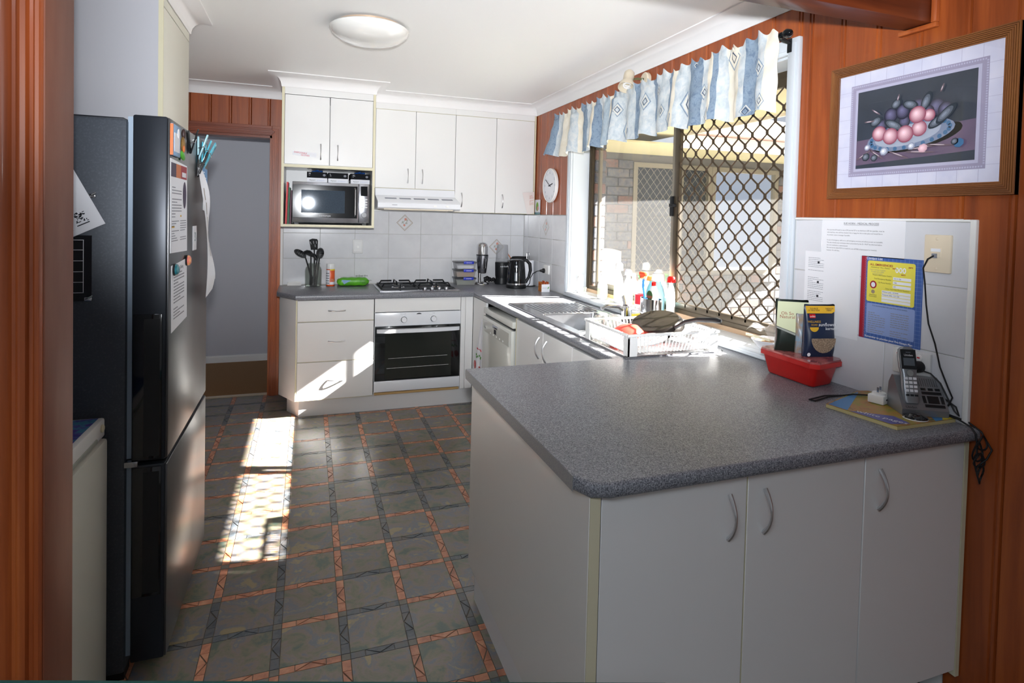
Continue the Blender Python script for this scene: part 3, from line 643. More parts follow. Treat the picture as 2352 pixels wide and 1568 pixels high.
# wall units
def wall_unit(name, label, x0, x1, z0, split, handles, zr=2.352):
    c = cab(name, label, ((x0+x1)/2, -.13, z0))
    b = B(); b.box(x0, x1, -.244, -.008, z0, zr+.052); b.build('body', 'white_lam', c)
    B().box(x0, x1, -.261, -.245, zr+.004, zr+.055).build('top_rail', 'white_lam', c)
    for (a, e), hx in zip(((x0, split), (split, x1)), handles):
        d = B().box(a+.0018, e-.0018, -.262, -.246, z0+.002, zr, bev=.0012, seg=1).build('door', 'white_lam', c)
        arch_handle(d, (hx, -.262, z0+.105), ZP, YN, .116)
        B().box(a+.002, e-.002, -.2612, -.247, zr+.0008, zr+.0032).build('edge_strip', 'cream_edge', c)
    B().box(x0, x1, -.2615, -.244, z0-.0015, z0+.0015).build('edge_strip', 'cream_edge', c)
    return c
wall_unit('wall_cupboard', 'white two-door wall cupboard above the rangehood', -1.402, -.7395, 1.715, -1.0755, (-1.137, -1.017))
u = wall_unit('wall_cupboard', 'tall white two-door wall cupboard in the corner by the clock', -.7385, -.022, 1.533, -.376, (-.678, -.312))
B().box(-.021, -.0075, -.262, -.008, 1.531, 2.404).build('side_panel', 'cream_edge', u)
c = cab('microwave_unit', 'white wall unit with two upper doors and an open niche for the microwave', (-1.765, -.28, 1.394))
b = B(); b.box(-2.095, -2.079, -.548, -.008, 1.394, 2.404); b.box(-1.451, -1.435, -.548, -.008, 1.394, 2.404); b.box(-2.079, -1.451, -.548, -.008, 1.394, 1.41); b.box(-2.079, -1.451, -.54, -.008, 1.838, 1.854); b.box(-2.079, -1.451, -.53, -.008, 2.388, 2.404); b.build('carcase', 'white_lam', c)
B().box(-2.079, -1.451, -.02, -.008, 1.41, 1.838).build('niche_back', 'white_lam', c)
b = B(); b.box(-2.096, -2.078, -.556, -.548, 1.393, 2.404); b.box(-1.452, -1.434, -.556, -.548, 1.393, 2.404); b.box(-2.078, -1.452, -.556, -.548, 1.393, 1.411); b.box(-2.078, -1.452, -.556, -.54, 1.828, 1.848); b.build('edge_strip', 'cream_edge', c)
B().box(-2.077, -1.453, -.553, -.53, 2.355, 2.404).build('top_rail', 'white_lam', c)
for x0, x1, hx in ((-2.076, -1.767, -1.826), (-1.762, -1.454, -1.706)):
    d = B().box(x0, x1, -.556, -.54, 1.851, 2.351, bev=.0012, seg=1).build('door', 'white_lam', c); arch_handle(d, (hx, -.556, 1.948), ZP, YN, .112)
lb = B().slab((-2.022, -.5562, 1.915), Vector((1, 0, -.06)).normalized(), Vector((.06, 0, 1)).normalized(), .165, .032, .0004).build('sticker', 'paper_white', None, 'white tape label with red handwriting stuck on the glove cupboard door', 'label')
text(lb, 'DISPOSABLE', .0165, (-2.013, -.5568, 1.933), Vector((1, 0, -.09)).normalized(), ZP, 'red_ink', .0003, shear=.25); text(lb, 'GLOVES.', .0165, (-1.965, -.5568, 1.914), Vector((1, 0, -.09)).normalized(), ZP, 'red_ink', .0003, shear=.25)
# tall pantry behind the fridge
c = cab('pantry_cupboard', 'tall cream pantry cupboard with a pale grey side rising behind the refrigerator', (-2.82, -1.97, 0))
B().box(-3.195, -2.513, -2.262, -1.692, 0, 2.404).build('body', 'grey_wall', c); B().box(-2.512, -2.496, -2.254, -1.694, .1, 2.358, bev=.001).build('door', 'cream_door', c) if pm('cream_door', 'dcdacd', .4) else 0
B().box(-2.512, -2.496, -2.254, -1.694, 2.363, 2.404).build('top_rail', 'cream_door', c); B().box(-2.513, -2.495, -2.2635, -2.2555, .1, 2.404).build('edge_strip', 'cream_edge', c)
# ------------------------------------------------------------ rangehood, microwave
hd = T('rangehood', 'white slide-out rangehood with slotted vents under the wall cupboard', 'rangehood', (-1.07, -.25, 1.54))
b = B(); b.prism([(-.01, 1.545), (-.47, 1.545), (-.485, 1.556), (-.485, 1.59), (-.47, 1.605), (-.29, 1.655), (-.27, 1.712), (-.01, 1.712)], 'x', -1.40, -.742); b.build('canopy', 'white_enamel', hd)
sl_d = Vector((0, .18, .05)).normalized()
for k in range(5):
    b = B()
    for j in range(5): b.slab(Vector((-1.335+.115*k, -.40, 1.6245))+sl_d*(.008*j), XP, sl_d, .092, .0035, .0012)
    b.build('vent', 'grey_ink', hd)
for x in (-.95, -.85): B().box(x-.012, x+.012, -.4875, -.484, 1.566, 1.58, bev=.001, seg=1).build('slider', 'white_plastic', hd)
B().box(-1.29, -1.25, -.4862, -.484, 1.573, 1.577).build('badge', 'grey_ink', hd)
B().box(-1.35, -.8, -.47, -.05, 1.538, 1.546).build('filter', 'beige_plastic', hd)
mw = T('microwave', 'stainless steel and black glass microwave in the wall unit niche', 'microwave', (-1.74, -.3, 1.411))
b = B(); b.box(-2.018, -1.468, -.495, -.10, 1.424, 1.728, bev=.004); b.build('body', 'steel', mw)
d = B().box(-2.02, -1.548, -.512, -.496, 1.428, 1.727, bev=.003).build('door', 'steel', mw)
B().box(-2.018, -1.556, -.5145, -.511, 1.462, 1.705, bev=.001, seg=1).build('door_glass', 'black_gloss', d); B().box(-1.958, -1.648, -.5152, -.5135, 1.498, 1.668).build('door_window', 'mw_window', d) if pm('mw_window', '46525f', .035, .1, noise=(300, '38434f')) else 0
b = B(); b.tube([(-1.575, -.516, 1.48), (-1.575, -.54, 1.49), (-1.575, -.542, 1.68), (-1.575, -.516, 1.69)], .007, seg=8); b.build('door_handle', 'chrome', d)
text(d, 'contempo', .02, (-1.79, -.515, 1.472), XP, ZP, 'paper', align='CENTER')
p = B().box(-1.546, -1.466, -.513, -.496, 1.428, 1.727, bev=.002).build('control_panel', 'steel', mw)
B().box(-1.532, -1.482, -.5145, -.512, 1.635, 1.708).build('display', 'black_gloss', p)
for j in range(4):
    for i in range(2): B().box(-1.534+.027*i, -1.509+.027*i, -.5155, -.512, 1.604-.02*j, 1.612-.02*j).build('button', 'white_plastic', p)
B().lathe([(0, .018), (.019, .018), (.0205, .015), (.0205, 0)], mat=Matrix.Translation((-1.506, -.513, 1.49)) @ Matrix.Rotation(R(90), 4, 'X')).build('dial', 'chrome', p)
for x in (-1.99, -1.5): B().box(x-.015, x+.015, -.47, -.44, 1.4105, 1.425).build('foot', 'black_plastic', mw)
for i, (x0, x1, s) in enumerate(((-1.92, -1.775, 'M'), (-1.768, -1.624, 'L'), (-1.603, -1.461, 'XL'))):
    gb = T('glove_box', 'black and white disposable glove box marked %s on top of the microwave' % s, 'box', ((x0+x1)/2, -.3, 1.7285), group='glove boxes on the microwave')
    B().box(x0, x1, -.45, -.22, 1.7285, 1.762).build('carton', 'paper_white', gb); B().box(x0-.0005, x1+.0005, -.4505, -.2195, 1.762, 1.806).build('lid_band', 'carton_black', gb) if pm('carton_black', '1a1c20', .8, spec=.2) else 0
    text(gb, s, .018, (x0+.012, -.4508, 1.786), XP, ZP, 'paper'); text(gb, 'size', .007, (x0+.012, -.4508, 1.778), XP, ZP, 'paper'); text(gb, 'Reynard', .012, (x0+.018, -.4505, 1.741), XP, ZP, 'ink'); text(gb, 'by manufacturers', .008, (x0+.07, -.4505, 1.741), XP, ZP, 'poster_pale')
    b = B(); b.ball((x1-.022, -.4507, 1.784), (.011, .0006, .009), u=10, v=6); b.build('emblem', 'grey_ink', gb)
    if s != 'L':
        b = B()
        for k in range(5): b.ball((x0+.045+.014*k, -.36+.02*(k % 2), 1.812+.004*(k % 3)), (.015, .03, .009), u=10, v=6)
        b.build('glove', 'glove_blue', gb) if pm('glove_blue', '2a5fae', .5) else 0
for i, (x, m, lab, hh) in enumerate(((-2.062, 'red_book', 'thin red book leaning left of the microwave', .31), (-2.0475, 'green_book', 'thin green book beside the red one at the microwave', .27), (-2.033, 'plum_book', 'thin dark plum book pressed against the microwave side', .25))):
    pm('red_book', 'c02a30', .5); pm('green_book', '1f5a3c', .5); pm('plum_book', '4a1830', .5)
    bo = T('book', lab, 'book', (x, -.4, 1.411), group='books beside the microwave', rot=(0, R(1.5), 0))
    B().box(-.006, .006, -.1, .12, 0, hh).build('cover', m, bo, local=True); B().box(-.0045, .0045, -.098, .122, .003, hh-.003).build('pages', 'paper', bo, local=True)
# ------------------------------------------------------------ sink, tap
sk = T('sink', 'stainless steel inset sink with ribbed drainer on the window bench', 'sink', (-.34, -2.1, .9))
b = B(); z0, z1 = .8995, .9045
b.box(-.60, -.085, -1.79, -1.33, z0, z1, bev=.002, seg=1); b.box(-.60, -.085, -2.915, -2.31, z0, z1, bev=.002, seg=1); b.box(-.60, -.535, -2.31, -1.79, z0, z1); b.box(-.17, -.085, -2.31, -1.79, z0, z1)
b.build('sink_top', 'sink_steel', sk)
b = B()
for y0, y1, yd in ((-1.33, -1.345, 1), (-2.9, -2.915, 1)): b.box(-.60, -.085, min(y0, y1), max(y0, y1), z1-.001, z1+.004, bev=.002)
b.box(-.60, -.588, -2.915, -1.33, z1-.001, z1+.004, bev=.002); b.box(-.097, -.085, -2.915, -1.33, z1-.001, z1+.004, bev=.002); b.build('rim', 'chrome', sk)
b = B(); x0, x1, y0, y1, zb = -.54, -.165, -2.315, -1.785, .745
v = [b.bm.verts.new(q) for q in [(x0, y0, z1), (x1, y0, z1), (x1, y1, z1), (x0, y1, z1), (x0+.03, y0+.03, zb), (x1-.03, y0+.03, zb), (x1-.03, y1-.03, zb), (x0+.03, y1-.03, zb)]]
fs = [b.bm.faces.new([v[i] for i in f]) for f in ((4, 5, 6, 7), (0, 4, 7, 3), (1, 2, 6, 5), (0, 1, 5, 4), (3, 7, 6, 2))]
es = [e for e in b.bm.edges if all(len(w.link_faces) > 1 for w in e.verts) and len(e.link_faces) == 2]
bmesh.ops.bevel(b.bm, geom=es, offset=.03, segments=4, profile=.5, affect='EDGES'); b.build('bowl', 'sink_steel', sk)
B().lathe([(0, .004), (.03, .004), (.035, 0), (.035, -.002)], (-.35, -2.05, zb+.001)).build('drain', 'chrome', sk)
b = B()
for k in range(13): b.tube([(-.50+.03*k, -1.42, z1+.002), (-.50+.03*k, -1.44, z1+.004), (-.50+.03*k, -1.74, z1+.004), (-.50+.03*k, -1.76, z1+.002)], .004, seg=6)
b.build('drainer_ridges', 'chrome', sk)
tp = T('tap', 'chrome lever mixer tap behind the sink bowl', 'tap', (-.115, -2.07, .9045))
b = B(); b.lathe([(.03, 0), (.03, .006), (.022, .012), (.021, .06), (.023, .075), (.015, .085), (0, .087)], (-.115, -2.07, .9045)); b.build('body', 'chrome', tp)
b = B(); b.tube([(-.115, -2.07, .955), (-.16, -2.07, .985), (-.24, -2.07, .99), (-.275, -2.07, .975)], [.013, .012, .011, .011], seg=10); b.build('spout', 'chrome', tp)
b = B(); b.tube([(-.115, -2.07, .985), (-.10, -2.04, 1.005), (-.085, -1.995, 1.03)], [.016, .012, .013], seg=10); b.build('lever', 'chrome', tp)
# ------------------------------------------------------------ cooktop
ct = T('cooktop', 'four-burner stainless gas cooktop with black trivets and a row of knobs', 'cooktop', (-1.07, -.33, .9))
b = B(); b.box(-1.385, -.752, -.575, -.07, .9, .908, bev=.003); b.build('plate', 'steel', ct)
B().box(-1.365, -.772, -.50, -.085, .908, .910).build('dark_well', 'black_iron', ct)
for (x, y, r) in ((-1.22, -.40, .052), (-1.22, -.19, .036), (-.91, -.40, .036), (-.91, -.19, .045)):
    bu = B().lathe([(r, 0), (r, .008), (r*.85, .014), (r*.8, .014)], (x, y, .909)).build('burner', 'chrome', ct); B().lathe([(r*.8, .012), (r*.78, .019), (0, .021)], (x, y, .909)).build('burner_cap', 'black_iron', bu)
for k in range(4):
    B().lathe([(.017, 0), (.0175, .014), (.0155, .02), (0, .02)], (-1.03+.058*k-.0, -.535, .909)).build('knob', 'steel', ct)
for x0, x1 in ((-1.355, -1.075), (-1.065, -.785)):
    b = B(); xm = (x0+x1)/2; zt = .948
    for y in (-.485, -.295, -.10): b.box(x0, x1, y-.005, y+.005, .912, .922)
    for x in (x0+.005, x1-.005): b.box(x-.005, x+.005, -.485, -.10, .912, .922)
    for cy in (-.40, -.19):
        for sx in (-1, 1): b.tube([(xm+sx*.135, cy, .916), (xm+sx*.115, cy, zt), (xm+sx*.03, cy, zt)], .006, seg=4)
        for sy in (-1, 1): b.tube([(xm, cy+sy*.09, .916), (xm, cy+sy*.08, zt), (xm, cy+sy*.03, zt)], .006, seg=4)
    b.build('trivet', 'black_iron', ct)
# ------------------------------------------------------------ fridge and what hangs on it
FX, FY0, FY1 = -2.32, -3.02, -2.275
fr = T('refrigerator', 'dark steel two-door refrigerator with papers on its doors', 'refrigerator', (-2.68, -2.65, 0))
B().box(-3.05, -2.436, FY0+.004, FY1-.004, .03, 1.775, bev=.008).build('body', 'fridge_side', fr)
B().box(-2.62, -2.45, FY0+.03, FY1-.03, 1.774, 1.782, bev=.003).build('hinge_cover', 'fridge_door_side', fr)
for z0, z1 in ((.075, .69), (.71, 1.785)): B().box(-2.437, -2.423, FY0+.02, FY1-.008, z0, z1).build('gasket', 'gasket', fr)
for nm, z0, z1, hz0, hz1 in (('upper_door', .705, 1.79, .71, 1.17), ('lower_door', .06, .693, .27, .685)):
    d = B().box(-2.42, -2.326, FY0, FY1, z0, z1, bev=.006).build(nm, 'fridge_door_side', fr)
    B().box(-2.328, FX, FY0+.003, FY1-.003, z0+.003, z1-.003, bev=.004).build('door_skin', 'fridge_front', d)
    b = B(); b.box(-2.416, -2.336, FY0-.0025, FY0+.004, hz0, hz1, bev=.002); b.build('side_grip', 'black_gloss', d)
    b = B(); b.box(-2.386, -2.342, FY0-.0032, FY0-.0018, hz0+.01, hz1-.015); b.build('grip_recess', 'black_rubber', d)
b = B()
for y in (FY0+.05, FY1-.05): b.box(-2.5, -2.44, y-.03, y+.03, 0, .035)
b.box(-2.5, -2.45, FY0+.03, FY1-.03, .03, .06); b.build('foot', 'black_plastic', fr)
b = B(); b.box(-2.437, -2.40, FY0-.006, FY0+.02, .69, .708, bev=.002); b.build('hinge', 'steel', fr)
sx = FX+.0006
def sheet(name, label, cat, pts, axis, m='paper_white', group=None, t=.0012):   # flat sheet on a plane, polygon extruded
    b = B(); b.prism(pts, axis[0], axis[1], axis[1]+axis[2]*t); return b.build(name, m, None, label, cat, group)
def lines(parent, o, ux, uy, rows, size=.006, w=1, mat='grey_ink', seed=1, gap=1.6):
    rr = random.Random(seed); b = B(); o, ux, uy = Vector(o), Vector(ux), Vector(uy)
    for k in range(rows):
        if rr.random() < .12: continue
        x = 0.0
        L = w*(1 if rr.random() < .6 else rr.uniform(.3, .9))
        while x < L:
            wl = min(rr.uniform(.012, .035)*size/.006*.6, L-x); b.slab(o-uy*(k*size*gap), ux, uy, x+wl, size*.55, .0003, 0, w0=x); x += wl+size*.5
    return b.build('printed_lines', mat, parent, smooth=False)
n1 = sheet('notice', 'laminated care notice with purple and orange header on the upper fridge door', 'notice', [(-3.008, 1.36), (-2.735, 1.352), (-2.748, 1.655), (-3.012, 1.662)], ('x', sx, 1))
b = B(); b.slab((sx+.0014, -3.005, 1.605), YP, ZP, .075, .045, .0003, 0); b.slab((sx+.0014, -2.93, 1.605), YP, ZP, .075, .045, .0003, 1); b.slab((sx+.0014, -2.855, 1.605), YP, ZP, .1, .045, .0003, 2); b.slab((sx+.0018, -2.835, 1.612), YP, ZP, .065, .016, .0003, 3); b.build('header_band', ['plum_dark', 'orange_print', 'poster_red', 'paper'], n1, smooth=False) if (pm('plum_dark', '3a2a4a', .5), pm('orange_print', 'c9703c', .5)) else 0
b = B(); b.bm.faces.new([b.bm.verts.new((sx+.0016, -2.79+.03*math.cos(t), 1.55+.047*math.sin(t))) for t in [2*math.pi*k/24 for k in range(24)]]); b.build('portrait_oval', 'plum_dark', n1)
lines(n1, (sx+.0014, -2.99, 1.57), YP, ZP, 11, .006, .15, 'grey_ink', 2); lines(n1, (sx+.0014, -2.99, 1.46), YP, ZP, 9, .005, .11, 'grey_ink', 3); lines(n1, (sx+.0014, -2.86, 1.46), YP, ZP, 9, .005, .1, 'grey_ink', 4)
b = B(); b.slab((sx+.0014, -2.99, 1.44), YP, ZP, .04, .006, .0003); b.slab((sx+.0014, -2.86, 1.475), YP, ZP, .02, .006, .0003); b.build('highlighter', 'pack_yellow', n1)
n2 = sheet('list', 'white typed list held by two round magnets on the fridge door', 'paper', [(-2.985, 1.10), (-2.73, 1.112), (-2.738, 1.325), (-2.99, 1.318)], ('x', sx, 1))
lines(n2, (sx+.0014, -2.955, 1.285), YP, ZP, 15, .0065, .17, 'grey_ink', 5); text(n2, 'Responding to Choking', .016, (sx+.0008, -2.955, 1.298), YP, ZP, 'ink')
for (y, z, m, nm) in ((-2.955, 1.303, 'mag_teal', 'teal patterned'), (-2.75, 1.318, 'mag_pink', 'pink patterned')):
    pm('mag_teal', '2f7f8a', .2, coat=.4, noise=(60, '1d5560')); pm('mag_pink', 'd8557a', .2, coat=.4, noise=(60, 'e9a25a'))
    o = T('magnet', '%s glass dome magnet holding the typed list on the fridge' % nm, 'magnet', (sx+.0012, y, z), group='dome magnets on the fridge list'); rotm = Matrix.Translation((sx+.0012, y, z)) @ Matrix.Rotation(R(90), 4, 'Y')
    B().lathe([(.019, 0), (.02, .004), (.019, .006)], mat=rotm).build('base', 'black_plastic', o); B().lathe([(.019, .006), (.017, .012), (.01, .016), (0, .0175)], mat=rotm).build('dome', m, o)
o = T('picture_magnet', 'blue and orange framed magnet with a white circle at the top of the fridge door', 'magnet', (sx, -2.97, 1.67))
B().box(sx, sx+.008, -3.015, -2.9, 1.672, 1.772, bev=.002).build('frame', 'mag_blue', o) if pm('mag_blue', '7fa6cc', .4) else 0
B().box(sx+.008, sx+.0088, -2.995, -2.918, 1.685, 1.745).build('card', 'paper', o); b = B(); b.lathe([(.015, 0), (.015, .002), (0, .002)], mat=Matrix.Translation((sx+.0088, -2.94, 1.748)) @ Matrix.Rotation(R(90), 4, 'Y')); b.build('disc', 'paper_white', o)
B().box(sx-.0, sx+.0085, -3.018, -3.012, 1.672, 1.77).build('side_edge', 'orange_print', o)
pm('mag_brown', '8a6a3a', .5, noise=(40, '6a4e28')); pm('mag_green', '4a9a30', .4)
o = T('character_magnet', 'small brown and green painted shape magnet beside the black clips', 'magnet', (sx, -2.85, 1.68))
B().ball((sx+.007, -2.855, 1.72), (.007, .02, .028)).build('body', 'mag_brown', o); B().ball((sx+.007, -2.862, 1.683), (.007, .03, .012), mat=Matrix.Rotation(R(-20), 4, 'X')).build('foot', 'mag_green', o); B().ball((sx+.012, -2.868, 1.705), (.004, .01, .012)).build('patch', 'orange_print', o)
B().ball((sx+.008, -2.85, 1.758), (.007, .011, .017)).build('head', 'mag_dark', o) if pm('mag_dark', '3a2a28', .5) else 0
def clip(label, y, z, m, tilt, gl, s=1.0):
    o = T('peg_clip', label, 'clip', (sx, y, z), group=gl); M = Matrix.Translation((sx+.012, y, z)) @ Matrix.Rotation(R(tilt), 4, 'X')
    B().box(-.011, -.006, -.009*s, .009*s, -.035*s, .035*s, bev=.002, mat=M).build('jaw', m, o); B().box(.004, .009, -.009*s, .009*s, -.035*s, .045*s, bev=.002, mat=M @ Matrix.Rotation(R(18), 4, 'Y')).build('lever', m, o)
    B().tube([M @ Vector((-.008, -.01*s, 0)), M @ Vector((.012, -.01*s, .006)), M @ Vector((.012, .01*s, .006)), M @ Vector((-.008, .01*s, 0))], .0016, seg=6).build('spring', 'chrome', o); return o
clip('black peg clip with tilted handles high on the fridge door', -2.72, 1.745, 'black_plastic', 30, 'black peg clips on the fridge', 1.2)
clip('black peg clip pinching the long hanging paper strip', -2.54, 1.675, 'black_plastic', -10, 'black peg clips on the fridge', 1.3)
pm('clear_blue', '4fb4cc', .15, coat=.3); pm('pale_blue', 'a6d4e2', .3)
clip('pale blue clip standing beside the blue pegs', -2.535, 1.742, 'pale_blue', 4, 'blue clips on the fridge', 1.3); clip('clear blue spring peg at the far edge of the fridge', -2.375, 1.725, 'clear_blue', -28, 'blue clips on the fridge', 1.5); clip('light blue peg between two other blue pegs', -2.44, 1.735, 'clear_blue', -8, 'blue clips on the fridge', 1.2)
def strip_fn(u, v): z = 1.665-v*.52; y = -2.56+.05*v+u*(.09+.05*v)+.02*v; return (sx+.006+.03*math.sin(v*2.4)+.012*u*math.sin(v*9), y+.0, z+.02*u*(v > .9))
b = B(); b.grid(strip_fn, 4, 24); st = b.build('paper_strip', 'paper_white', None, 'long curling white paper strip hanging from a black clip on the fridge', 'paper')
b = B()
for k in range(5):
    v0 = .15+.11*k; b.bm.faces.new([b.bm.verts.new(Vector(strip_fn(.25+.1*k, v0))+Vector((.0015, 0, 0))), b.bm.verts.new(Vector(strip_fn(.33+.1*k, v0))+Vector((.0015, 0, 0))), b.bm.verts.new(Vector(strip_fn(.33+.1*k, v0+.09))+Vector((.0015, 0, 0))), b.bm.verts.new(Vector(strip_fn(.25+.1*k, v0+.09))+Vector((.0015, 0, 0)))])
b.build('printed_photo', ['motif_brown'], st, smooth=False)
n3 = sheet('calendar_magnet', 'small white card with teal numeral stuck behind the paper strip', 'card', [(-2.62, 1.345), (-2.545, 1.345), (-2.545, 1.438), (-2.62, 1.438)], ('x', sx, 1), 'paper'); text(n3, '3', .05, (sx+.001, -2.59, 1.38), YP, ZP, 'mag_teal')
n4 = sheet('business_card', 'blue business card at the far edge of the fridge door', 'card', [(-2.42, 1.595), (-2.30, 1.592), (-2.30, 1.672), (-2.42, 1.678)], ('x', sx, 1), 'poster_blue2') if pm('poster_blue2', '5f8fbf', .5) else 0
lines(n4, (sx+.0014, -2.40, 1.655), YP, ZP, 5, .007, .07, 'paper', 8)
n5 = sheet('small_note', 'small white printed note with blue foot under the blue business card', 'paper', [(-2.40, 1.50), (-2.31, 1.49), (-2.315, 1.59), (-2.40, 1.59)], ('x', sx, 1), 'paper'); lines(n5, (sx+.0014, -2.39, 1.575), YP, ZP, 8, .005, .06, 'grey_ink', 9)
# papers on the fridge side
sy = FY0+.002
n6 = B(); M = Matrix.Translation((-2.487, sy, 1.452)) @ Matrix.Rotation(R(-33), 4, 'Y')
ux, uz = Vector((math.cos(R(27)), 0, math.sin(R(27)))), Vector((-math.sin(R(27)), 0, math.cos(R(27))))
o0 = Vector((-2.487, sy-.012, 1.452))
n6.slab(o0-ux*.297, ux, uz, .297, .21, -.0008 if ux.cross(uz).y > 0 else .0008); n6 = n6.build('letter', 'paper_white', None, 'crooked white letter with a printed crest on the fridge side', 'letter')
b = B(); c0 = o0-ux*.05+uz*.028
for k in range(40):
    a = random.Random(k); b.slab(c0+ux*a.uniform(-.016, .014)+uz*a.uniform(0, .03), ux, uz, a.uniform(.002, .006), a.uniform(.0015, .004), .0012)
b.slab(c0-ux*.018-uz*.006, ux, uz, .035, .003, .0012); b.build('crest', 'ink', n6, smooth=False)
text(n6, 'Contact\nOffice details', .0045, o0-ux*.105+uz*.02, ux, uz, 'grey_ink', .0014)
cl = B().slab((-2.75, sy-.0009, 1.215), XP, ZP, .225, .2, .0007).build('calendar', 'black_gloss', None, 'black wall planner with white grid lines in a clear pocket on the fridge side', 'calendar')
b = B()
for z in (1.24, 1.272, 1.304, 1.337, 1.37, 1.40): b.slab((-2.74, sy-.0016, z), XP, ZP, .195, .0016, .0004)
for k in range(4): b.slab((-2.547-.05*k, sy-.0016, 1.24), XP, ZP, .0016, .16, .0004)
b.build('grid_lines', 'paper', cl, smooth=False)
for (x, z, lab) in ((-2.522, 1.535, 'small silver clip above the crooked letter corner'), (-2.53, 1.222, 'small silver clip at the bottom corner of the black planner')):
    o = T('silver_clip', lab, 'clip', (x, sy-.003, z), group='silver clips on the fridge side'); B().box(x-.012, x+.008, sy-.009, sy-.003, z-.006, z+.006, bev=.002).build('clip_body', 'chrome', o)
    B().tube([(x-.008, sy-.009, z), (x, sy-.016, z+.004), (x+.01, sy-.012, z+.01)], .002, seg=6).build('clip_wire', 'chrome', o)
# freezer in front of the fridge
fz = T('freezer', 'low white chest freezer between the doorway and the fridge', 'freezer', (-2.75, -3.3, 0))
B().box(-3.05, -2.515, -3.55, -3.045, .02, .86, bev=.008).build('body', 'freezer_white', fz); B().box(-2.514, -2.474, -3.55, -3.045, .03, .80, bev=.008).build('door', 'freezer_white', fz)
t_ = B().box(-3.05, -2.482, -3.552, -3.043, .805, .862, bev=.006).build('top_frame', 'kick_white', fz)
B().box(-2.485, -2.478, -3.40, -3.12, .81, .822, bev=.002).build('grip_slot', 'motif_grey', fz); B().lathe([(.012, 0), (.012, .005), (.009, .007), (0, .007)], mat=Matrix.Translation((-2.483, -3.075, .838)) @ Matrix.Rotation(R(90), 4, 'Y')).build('lock', 'cream_edge', fz)
tc_ = B(); tc_.grid(lambda u, v: (-3.0+.505*u, -3.54+.485*v, .8645+.0015*math.sin(9*u)*math.sin(11*v)), 12, 12); tc_.build('cloth', 'purple_cloth', None, 'purple and turquoise patterned cloth lying on the white freezer', 'cloth')
tb = T('side_table', 'teal topped table edge along the bottom of the photo', 'table', (-2.0, -4.5, 0))
b = B(); b.prism([(-2.62, -3.915), (-1.35, -4.335), (-1.5, -4.75), (-2.75, -4.4)], 'z', .735, .75); b.build('tabletop', 'teal', tb)
for x, y in ((-2.52, -4.02), (-1.47, -4.36), (-1.58, -4.67), (-2.64, -4.36)): B().box(x-.02, x+.02, y-.02, y+.02, 0, .735).build('leg', 'door_wood', tb)
# ------------------------------------------------------------ ceiling light, clock, spotlight, valance
lp = T('ceiling_light', 'large round white oyster ceiling light with a pale brass rim', 'ceiling light', (-1.615, -1.93, CEIL))
B().lathe([(.17, 0), (.17, -.016), (.15, -.016)], (-1.615, -1.93, CEIL), seg=48).build('backing_ring', 'brass_pale', lp) if pm('brass_pale', 'd3b79c', .35, .4) else 0
B().lathe([(.198, -.016), (.204, -.022), (.204, -.028), (.19, -.05), (.15, -.076), (.09, -.092), (0, -.098)], (-1.615, -1.93, CEIL), seg=48).build('diffuser', 'oyster', lp) if pm('oyster', 'e3e2de', .12, coat=.5) else 0
ck = T('wall_clock', 'round white wall clock on the timber panelling between cupboard and window', 'clock', (0, -.64, 1.772))
rx = Matrix.Translation((-.001, -.64, 1.772)) @ Matrix.Rotation(R(-90), 4, 'Y')
B().lathe([(.13, 0), (.142, .006), (.142, .024), (.136, .03), (.13, .027)], mat=rx, seg=48).build('rim', 'white_plastic', ck); B().lathe([(.131, .022), (0, .022)], mat=rx, seg=48).build('dial', 'paper_white', ck)
for k in range(12):
    a = R(30*(k+1)); text(ck, str(k+1), .026, (-.0235, -.64-.105*math.sin(a), 1.763+.105*math.cos(a)), YN, ZP, 'grey_ink', .0006, 'CENTER', 'numeral')
for ang, L, w in ((300, .1, .003), (78, .062, .004)):
    a = R(ang); d = Vector((0, -math.sin(a), math.cos(a))); B().tube([Vector((-.026, -.64, 1.772))-d*.02, Vector((-.026, -.64, 1.772))+d*L], w, seg=4).build('hand', 'ink', ck)
sp_ = T('spotlight', 'beige adjustable wall spotlight above the window valance', 'spotlight', (0, -2.06, 2.345))
B().lathe([(.04, 0), (.042, .004), (.042, .022), (.036, .028), (0, .028)], mat=Matrix.Translation((-.001, -2.06, 2.345)) @ Matrix.Rotation(R(-90), 4, 'Y')).build('wall_base', 'beige_plastic', sp_)
B().tube([(-.028, -2.06, 2.345), (-.06, -2.045, 2.348), (-.085, -2.035, 2.345)], .007, seg=8).build('arm', 'brass_dark', sp_) if pm('brass_dark', '6a6a48', .35, .7) else 0
axd = Vector((-.34, -.30, -.89)).normalized(); hc = Vector((-.118, -2.03, 2.335)); hm = Matrix.Translation(hc) @ axd.to_track_quat('Z', 'Y').to_matrix().to_4x4()
B().lathe([(0, -.07), (.02, -.068), (.03, -.055), (.032, -.03), (.031, .005), (.036, .012), (.047, .03), (.052, .055), (.05, .055), (.044, .03), (.03, .01), (0, .008)], mat=hm, seg=32).build('shade', 'beige_plastic', sp_)
b = B(); pts = [hm @ Vector((.021*math.cos(t*1.6), .021*math.sin(t*1.6), .014+.0042*t)) for t in [k*.35 for k in range(24)]]; b.tube(pts+[hm @ Vector((0, 0, .052))], .0052, seg=6); b.build('bulb', 'white_plastic', sp_)
cv = T('curtain_rod', 'black curtain rod with pointed finials carrying the blue valance', 'curtain rod', (-.09, -2.08, 2.285))
B().tube([(-.09, -3.2, 2.272), (-.09, -.94, 2.272)], .009, seg=10).build('rod', 'black_gloss', cv)
